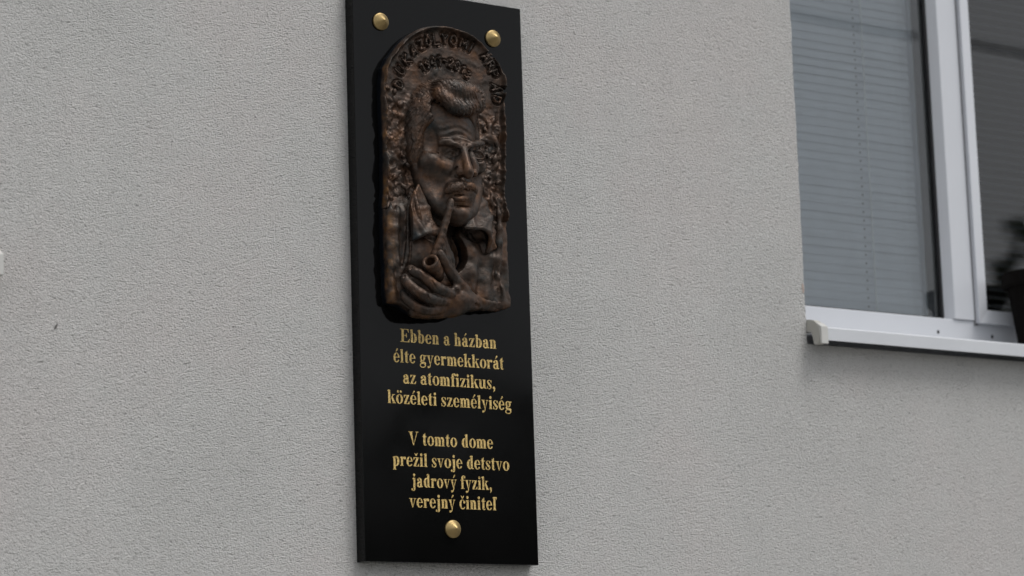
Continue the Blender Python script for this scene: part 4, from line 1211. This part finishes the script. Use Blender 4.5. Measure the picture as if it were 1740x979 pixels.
def hair():
    f = Field((66, 232, -3), (220, 412, 68), .8)
    rng = np.random.default_rng(12)
    # masses: crown, left side, right side, and the quiff that falls over the forehead
    f.ell((134, 337, 1), (57, 52, 46), 4)
    f.ell((91, 308, 4), (18, 52, 23), 8)
    f.ell((186, 322, 2), (12, 40, 18), 6)
    def cutter(F, X, Y, Z):
        e = (np.sqrt(((X - 139) / 44.0) ** 2 + ((Y - 300) / 44.0) ** 2) - 1) * 44
        e2 = (np.sqrt(((X - 114) / 13.0) ** 2 + ((Y - 342) / 19.0) ** 2) - 1) * 13
        e = np.minimum(e, e2)
        c = np.where(Z > 6, -e, -20); k = 5.0
        hh = np.maximum(k - np.abs(F - c), 0) / k
        return np.maximum(F, c) + hh * hh * k * .25
    f.apply(cutter)
    f.tube([(109.3, 367.5, 40.0), (117.4, 357.3, 45.0), (127.7, 347.7, 48.0), (141.8, 343.3, 48.5), (158.5, 347.3, 47.0), (174.2, 357.6, 43.0)], [3, 4.2, 5.0, 5.6, 5.0, 3.4], 9, sm=1)
    f.ell((137, 356, 0), (50, 41, 27), 9)
    f.tube([(118.3, 377.0, 40.0), (135.7, 373.3, 43.0), (158.0, 370.9, 43.0), (178.0, 371.0, 38.0)], [6, 8, 8, 6], 8, sm=1)
    f.ell((152.3, 366.0, 32.0), (40, 21, 17), 12, -12)
    # depth of the surface under every point, so that the combed locks lie on it
    top = np.where((f.F < 0).any(axis=2), f.ax[2][::-1][np.argmax((f.F < 0)[:, :, ::-1], axis=2)], 8.0)
    def lay(p, lift):
        i = int(np.clip((p[0] - f.ax[0][0]) / f.res, 0, f.n[0] - 1)); j = int(np.clip((p[1] - f.ax[1][0]) / f.res, 0, f.n[1] - 1))
        return (p[0], p[1], float(top[i, j]) + lift)
    def lock(pts, r, lift=0.0, k=1.0):
        pts = [np.array(p, float) for p in pts]
        for _ in range(2):
            q = [pts[0]]
            for i in range(len(pts) - 1): q += [pts[i] * .75 + pts[i + 1] * .25, pts[i] * .25 + pts[i + 1] * .75]
            pts = q + [pts[-1]]
        n = len(pts)
        rr = [r * (.35 + .65 * math.sin(math.pi * min(1, (i + .8) / n) ** .8)) for i in range(n)]
        f.tube([lay(p, lift) for p in pts], rr, k)
    J = lambda s_: rng.normal(size=3) * (s_, s_, 0)
    # quiff: locks start along the crown and roll down to the right
    for i in range(48):
        t = i / 47
        e = np.interp(t, [0, .25, .5, .75, 1], [0, 1, 2, 3, 4])
        ends = [(114.9, 349.1, 50.0), (126.1, 338.7, 50.0), (143.4, 334.0, 50.0), (160.2, 340.1, 50.0), (174.4, 354.3, 50.0)]
        i0 = min(3, int(e)); fr = e - i0
        b_ = np.array(ends[i0]) * (1 - fr) + np.array(ends[i0 + 1]) * fr + np.array([rng.uniform(-1, 2), rng.uniform(-5, 2.5), 0])
        a = np.array(P(741 + 56 * t, 153 - 5 * math.sin(3 * t), 45)) + J(1.2)
        m_ = a * .5 + b_ * .5 + np.array([-5 + 2 * t, 1.5, 0]) + J(.5)
        lock([a, m_, b_ + J(1)], rng.uniform(1.5, 2.6), 1.0, .3)
    # crown: long locks swept back and to the right
    for i in range(90):
        t = rng.uniform(0, 1)
        a = np.array(P(722 + 84 * t, 160 - 9 * math.sin(3.1 * t), 40)) + J(2)
        b_ = a + np.array([rng.uniform(-12, -3) + 17 * t, rng.uniform(14, 28) * (1 - .3 * t), 0])
        m_ = (a + b_) / 2 + np.array([-3 + 5 * t, 1, 0]) + J(.8)
        lock([a, m_, b_], rng.uniform(1.3, 2.1), .4, .5)
    # left side: combed back and down behind the temple
    for i in range(90):
        t = rng.uniform(0, 1); q_ = rng.uniform(0, 1)
        a = np.array(P(730 - 20 * q_, 148 + 62 * t, 30)) + J(1.2)
        b_ = a + np.array([-7 - 5 * q_, -9 - 16 * t, 0]) * rng.uniform(.8, 1.3)
        m_ = (a + b_) / 2 + np.array([-2.5, 2, 0]) + J(.6)
        lock([a, m_, b_], rng.uniform(1.1, 2.0), .4, .5)
    for i in range(40):
        t = rng.uniform(0, 1)
        a = np.array(P(712 - 8 * rng.uniform(0, 1), 205 + 55 * t, 26)) + J(1)
        lock([a, a + np.array([-2, -8, 0]), a + np.array([-1 + rng.uniform(-2, 2), -15, 0])], rng.uniform(1.1, 1.8), .3, .5)
    # right side tufts
    for i in range(34):
        t = rng.uniform(0, 1)
        a = np.array(P(808 + 8 * t, 158 + 50 * t, 34)) + J(1.2)
        b_ = a + np.array([rng.uniform(5, 10), rng.uniform(2, 9) - 12 * t, 0])
        lock([a, (a + b_) / 2 + np.array([1, 1.5, 0]), b_], rng.uniform(1.2, 1.9), .3, .5)
    f.noise(4, .25, 9, 2)
    f.mesh('hair', M_BRONZE, relief)

def moustache():
    f = Field((96, 205, 34), (182, 256, 72), .6)
    rng = np.random.default_rng(7)
    f.tube([(138.4, 234.4, 57.0), (128.4, 232.5, 57.5), (120.0, 229.0, 54.0), (115.1, 224.8, 48.0)], [4.2, 5.4, 5.4, 3.2], 3, sm=1)
    f.tube([(140.3, 233.7, 57.0), (148.8, 234.8, 56.0), (157.1, 232.2, 52.0), (162.7, 228.8, 47.0)], [3.8, 5.4, 5.0, 3.0], 3, sm=1)
    for i in range(24):
        t = i / 23
        a = np.array(P(789 - 27 * t, 309.5 + 7 * t * t + 2 * t, 60 - 8 * t)); b = np.array(P(785 - 31 * t, 326 + 1.5 * t, 59 - 11 * t))
        j = rng.normal(size=3) * (.5, .6, .3)
        f.tube(strand_curve(rng, a + j, b + j, rng.uniform(-1.6, .2), 0, 0), [.7, 1.3, 1.6, 1.4, .6], .6)
    for i in range(18):
        t = i / 17
        a = np.array(P(792 + 11 * t, 310 + 3 * t * t, 60 - 6 * t)); b = np.array(P(795 + 13 * t, 326 + 1 * t, 58 - 9 * t))
        j = rng.normal(size=3) * (.5, .6, .3)
        f.tube(strand_curve(rng, a + j, b + j, rng.uniform(-.2, 1.8), 0, 0), [.7, 1.3, 1.6, 1.4, .6], .6)
    f.ell((136.6, 234.9, 62.0), (1.6, 5.5, 3), 1.4, 0, 'sub')
    f.F += .5 * noise3(f, 2.2, 97, 2, True, (1, 4, 1))
    f.mesh('moustache', M_BRONZE2, relief)

def jacket():
    f = Field((26, 48, -3), (262, 246, 46), 1.0)
    X, Y = np.meshgrid(f.ax[0], f.ax[1], indexing='ij')
    sd_ = poly_sd(X, Y, OUTLINE)
    # shoulder line: left, neck, right
    shoulder = np.interp(X, [30.3, 68.1, 89.3, 120.3, 173.9, 192.2, 213.6, 235.1, 252.9], [223.4, 225.4, 231.6, 211.4, 216.4, 234.1, 226.0, 215.4, 211.1])
    one = Field((26, 48, 0), (262, 246, 1), 1.0)
    nA = noise3(one, 30, 61, 3)[:, :, 0]; nF = noise3(one, 9, 71, 2, True, (1, 3.5, 1))[:, :, 0]
    h = 16 + 11 * np.exp(-(((X - 132) / 62) ** 2)) * smoothstep(215, 150, Y) + 2.2 * nA + .3 * nF * smoothstep(60, 110, np.abs(X - 140) + 20)
    # drapery at the right, falling to the sleeve
    for x0, y0, x1, y1, wd, am in [(203.0, 142.9, 192.2, 87.9, 7, 4), (173.8, 148.8, 167.2, 98.5, 10, 4), (219.7, 194.6, 219.8, 144.3, 6, 2.5), (182.9, 128.7, 178.6, 91.1, 6, -3)]:
        dx, dy = x1 - x0, y1 - y0
        hh = np.clip(((X - x0) * dx + (Y - y0) * dy) / (dx * dx + dy * dy), 0, 1)
        dd = np.hypot(X - x0 - hh * dx, Y - y0 - hh * dy)
        h = h + am * np.exp(-(dd / wd) ** 2)
    shoulder = shoulder + 5 * nA + 10 * np.exp(-((X - 62) / 16) ** 2)
    h = 4 + (h - 4) * smoothstep(-4, 46, shoulder - Y) ** .8
    b2 = np.maximum(sd_, (Y - shoulder) * .8)
    Z = f.ax[2][None, None, :]
    a, b = (Z - h[:, :, None]) * .85, (b2 + .4 * nA)[:, :, None]
    k = 7.0
    hh = np.maximum(k - np.abs(a - b), 0) / k
    f.F = np.maximum(np.maximum(a, b) + hh * hh * k * .25, -1 - Z).astype(np.float32)
    # chest opening: a deep black hollow below the chin
    void = [(136.8, 192.5), (130.5, 177.0), (129.1, 170.2), (128.6, 163.6), (132.0, 153.1), (138.1, 143.7), (140.6, 134.0), (139.3, 124.0), (144.9, 117.8), (153.9, 125.2), (161.4, 138.2), (160.6, 153.1), (156.1, 163.5), (151.1, 171.3), (152.8, 179.0), (161.0, 192.2)]
    sdv = poly_sd(X, Y, void)[:, :, None]
    g = np.maximum(sdv, 2.0 - Z)
    hh = np.maximum(2.0 - np.abs(f.F + g), 0) / 2.0
    f.F = (np.maximum(f.F, -g) + hh * hh * .5).astype(np.float32)
    # shirt front seen under the left collar
    f.ell((87.9, 160.3, 32.0), (17, 8, 15), 3, -6, 'sub')
    f.ell((86.5, 139.5, 24.0), (22, 24, 9), 7)
    # hollow under the right collar
    f.ell((177.6, 174.7, 28.0), (20, 11, 18), 3, -14, 'sub')
    f.ell((187.7, 164.3, 30.0), (7.5, 19, 13), 3, 8, 'sub')
    # tie knot side beside the stem
    f.tube([(113.7, 171.8, 31.0), (115.9, 150.5, 31.0), (125.1, 128.6, 29.0)], [4, 4.5, 4.5], 6, sm=1)
    # lapel edges at the left
    f.tube([(75.1, 222.8, 22.0), (67.5, 195.5, 23.0), (66.9, 160.1, 23.0), (62.9, 131.3, 22.0), (57.4, 113.1, 21.0)], [2.2, 2.4, 2.6, 2.4, 2], 3, sm=1)
    f.tube([(70.6, 215.2, 25.0), (67.7, 186.7, 26.0), (68.7, 154.0, 26.0), (66.6, 126.2, 25.0)], [1.1, 1.5, 1.5, 1.2], 2, 'sub', 1)
    f.tube([(53.0, 204.6, 20.0), (48.1, 163.2, 20.0), (51.1, 114.6, 19.0), (58.4, 82.7, 18.0)], [1.6, 2.4, 2.2, 1.8], 7, sm=1)
    f.tube([(43.1, 208.2, 18.0), (39.9, 162.8, 18.0), (41.2, 105.8, 18.0), (43.8, 75.3, 17.0)], [1.6, 2.2, 2.2, 2.6], 7, sm=1)
    # folds at the right
    f.tube([(216.6, 217.9, 22.0), (219.1, 177.8, 22.0), (211.4, 131.0, 22.0), (219.3, 94.4, 20.0)], [2, 2.4, 2.4, 2], 8, sm=1)
    f.tube([(223.9, 146.3, 22.0), (211.6, 118.2, 24.0), (216.0, 93.9, 22.0)], [1.2, 2.2, 1.2], 4, 'sub', 1)
    f.noise(10, .5, 13, 3)
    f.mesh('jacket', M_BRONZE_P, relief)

def collar():
    f = Field((66, 148, 8), (232, 242, 58), .8)
    k, th = 4.0, 2.3
    def fan(pts, th=th):
        for i in range(1, len(pts) - 1): f.tri(pts[0], pts[i], pts[i + 1], th, k)
    # left flap
    a, b, c, d, e, g, h_ = (87.2, 236.8, 20.0), (73.7, 217.6, 27.0), (65.8, 195.5, 31.0), (63.3, 155.9, 31.0), (72.4, 159.7, 37.0), (82.4, 165.5, 41.0), (99.5, 165.4, 41.0)
    i_, j_, k_ = (96.5, 204.7, 28.0), (98.7, 181.4, 34.0), (104.8, 172.0, 39.0)
    for t in ((a, b, i_), (b, c, i_), (c, j_, i_), (c, d, e), (c, e, g), (c, g, j_), (g, h_, k_), (g, k_, j_)): f.tri(*t, th, k)
    f.tube([a, b, c, d], [1.6, 2.0, 2.0, 1.8], 2, sm=1)
    f.tube([d, e, g, h_], [1.8, 2.0, 2.2, 1.8], 2, sm=1)
    # ridge of the turned stand
    f.tube([(75.8, 226.0, 27.0), (75.4, 208.3, 33.0), (76.0, 197.1, 36.0), (77.6, 185.7, 36.0)], [1.6, 2.4, 2.4, 1.4], 3, sm=1)
        # right flap
    a, b, c = (184.6, 233.4, 22.0), (165.3, 202.8, 32.0), (149.1, 179.9, 40.0)
    d, e, g, h_ = (162.8, 179.9, 42.0), (176.5, 180.7, 42.0), (189.1, 177.0, 39.0), (194.3, 166.5, 35.0)
    i_, j_, k_ = (192.8, 152.5, 29.0), (191.3, 146.4, 25.0), (207.9, 159.8, 23.0)
    l_, m_, n_ = (197.0, 222.0, 22.0), (202.8, 201.1, 24.0), (206.3, 181.1, 25.0)
    for t in ((a, b, l_), (b, m_, l_), (b, c, d), (b, d, m_), (d, e, m_), (e, g, m_), (g, n_, m_), (g, h_, n_), (h_, i_, k_), (h_, k_, n_), (i_, j_, k_)): f.tri(*t, 1.9, 4)
    f.tube([a, b, c], [2, 2.2, 2.2], 2.5, sm=1)
    f.tube([c, d, e, g, h_, i_, j_], [2.1, 2.1, 2.2, 2.3, 2.3, 2.0, 1.6], 2, sm=1)
    f.noise(8, .5, 15, 2)
    f.mesh('shirt_collar', M_BRONZE3, relief)

def hand():
    f = Field((26, 48, -3), (262, 176, 66), .9)
    k = 2.0
    f.ell((130.5, 78.1, 24.0), (30, 19, 17), 8, -6)
    f.tube([(140.8, 81.0, 26.0), (165.2, 78.1, 24.0), (198.4, 76.3, 15.0), (222.1, 77.3, 9.0)], [15, 9, 4.5, 2.5], 9, sm=1)
    f.tube([(74.0, 58.9, 16.0), (104.8, 62.9, 20.0), (143.4, 70.6, 20.0)], [6, 11, 11], 8, sm=1)
    # fingers curl round the bowl
    f.tube([(64.4, 116.0, 31.0), (65.3, 110.9, 37.0), (72.7, 106.4, 43.0), (81.3, 99.0, 47.0), (90.8, 90.7, 48.0), (105.8, 85.8, 45.0), (123.6, 84.2, 38.0)], [5.6, 6.6, 7.0, 7.2, 7.8, 7.6, 7.5], k, sm=1)
    f.tube([(55.6, 104.4, 28.0), (55.4, 96.8, 34.0), (61.8, 87.4, 40.0), (72.2, 79.4, 44.0), (85.2, 73.8, 44.0), (102.9, 73.4, 40.0), (120.1, 74.8, 34.0)], [5.4, 6.4, 6.8, 7.2, 7.6, 7.4, 7], k, sm=1)
    f.tube([(57.2, 84.7, 20.0), (58.2, 75.5, 27.0), (65.5, 65.3, 33.0), (76.6, 59.9, 36.0), (92.4, 59.6, 35.0), (112.8, 65.1, 30.0)], [5, 6, 6.4, 6.8, 7, 7], k, sm=1)
    f.tube([(72.8, 61.8, 18.0), (83.1, 56.6, 24.0), (98.0, 56.6, 26.0), (116.5, 61.5, 24.0)], [4.4, 5.4, 5.8, 5.6], k, sm=1)
    # thumb
    f.tube([(99.8, 136.5, 51.0), (104.3, 128.7, 51.0), (111.7, 120.0, 48.0), (122.2, 111.1, 43.0), (134.4, 102.5, 37.0), (151.4, 91.3, 28.0)], [5.6, 6.2, 6.0, 6.6, 8.0, 10], 3, sm=1)
    f.ell((129.9, 91.9, 39.0), (7.5, 5.5, 7), 4, -15)
    # joint creases and nails
    for p, q in (((66.2, 109.7, 49.0), (70.0, 101.7, 50.0)), ((84.3, 95.6, 54.0), (89.7, 86.3, 54.0)), ((55.3, 90.7, 46.0), (59.8, 83.0, 46.0)), ((77.8, 77.2, 50.0), (81.3, 69.3, 50.0))):
        f.tube([p, q], [.9, .9], 2, 'sub')
    f.ell((59.9, 115.7, 37.5), (3.4, 2.6, 1.4), .8, 30, 'sub')
    f.ell((51.4, 104.2, 34.0), (3.2, 2.6, 1.4), .8, 40, 'sub')
    f.ell((95.2, 137.1, 57.0), (3.2, 3.8, 1.6), .8, 10, 'sub')
    # cleft between the thumb and the fingers
    f.tube([(101.4, 107.1, 38.0), (113.6, 100.7, 38.0), (127.2, 96.3, 36.0)], [6, 5, 2], 3, 'sub', 1)
    # fold where the sleeve begins
    f.tube([(144.4, 103.3, 32.0), (158.8, 89.9, 30.0), (177.3, 81.7, 28.0), (203.1, 80.8, 20.0), (221.5, 81.9, 16.0)], [1.8, 2.0, 1.7, 1.3, 1.0], 6, sm=1)
    f.tube([(158.7, 77.7, 34.0), (172.8, 72.8, 30.0)], [1.2, 1], 4, 'sub')
    f.noise(9, .45, 23, 3)
    f.mesh('hand', M_BRONZE3, relief)

def pipe():
    f = Field((50, 88, 14), (150, 240, 72), .7)
    rim = np.array((81.4, 123.4, 54.0)); base = np.array((105.9, 108.1, 34.0))
    ax = rim - base; ln = np.linalg.norm(ax); ax /= ln
    f.tube([base, base + ax * ln * .35, base + ax * ln * .8, rim], [8.5, 11, 11.6, 11.2], 2)
    cut = lambda F, X, Y, Z: np.maximum(F, (X - rim[0]) * ax[0] + (Y - rim[1]) * ax[1] + (Z - rim[2]) * ax[2])
    f.apply(cut)
    # rounded lip, hollow chamber
    u = np.cross(ax, (0, 0, 1.0)); u /= np.linalg.norm(u); v_ = np.cross(ax, u)
    for i in range(24):
        a, b = 2 * math.pi * i / 24, 2 * math.pi * (i + 1) / 24
        pa, pb = (rim + (u * math.cos(t) + v_ * math.sin(t)) * 9.3 - ax * .6 for t in (a, b))
        f.seg(pa, pb, 2.2, 2.2, 1.2)
    f.tube([rim + ax * 6, rim - ax * 9], [7.0, 6.0], .8, 'sub')
    f.tube([(117.3, 210.8, 55.0), (114.8, 203.5, 55.5), (109.9, 185.2, 54.0), (104.5, 165.6, 51.0), (99.2, 147.7, 48.0), (94.7, 133.3, 44.0), (97.8, 121.1, 40.0), (102.6, 113.7, 38.0)], [4.2, 4.5, 4.8, 5.2, 5.8, 6.4, 7, 7], 1.5, sm=1)
    f.tube([(118.0, 205.0, 60.0), (107.7, 204.8, 60.0)], [.5, .5], .8, 'sub')
    f.noise(7, .35, 33, 2)
    f.mesh('pipe', M_BRONZE4, relief)

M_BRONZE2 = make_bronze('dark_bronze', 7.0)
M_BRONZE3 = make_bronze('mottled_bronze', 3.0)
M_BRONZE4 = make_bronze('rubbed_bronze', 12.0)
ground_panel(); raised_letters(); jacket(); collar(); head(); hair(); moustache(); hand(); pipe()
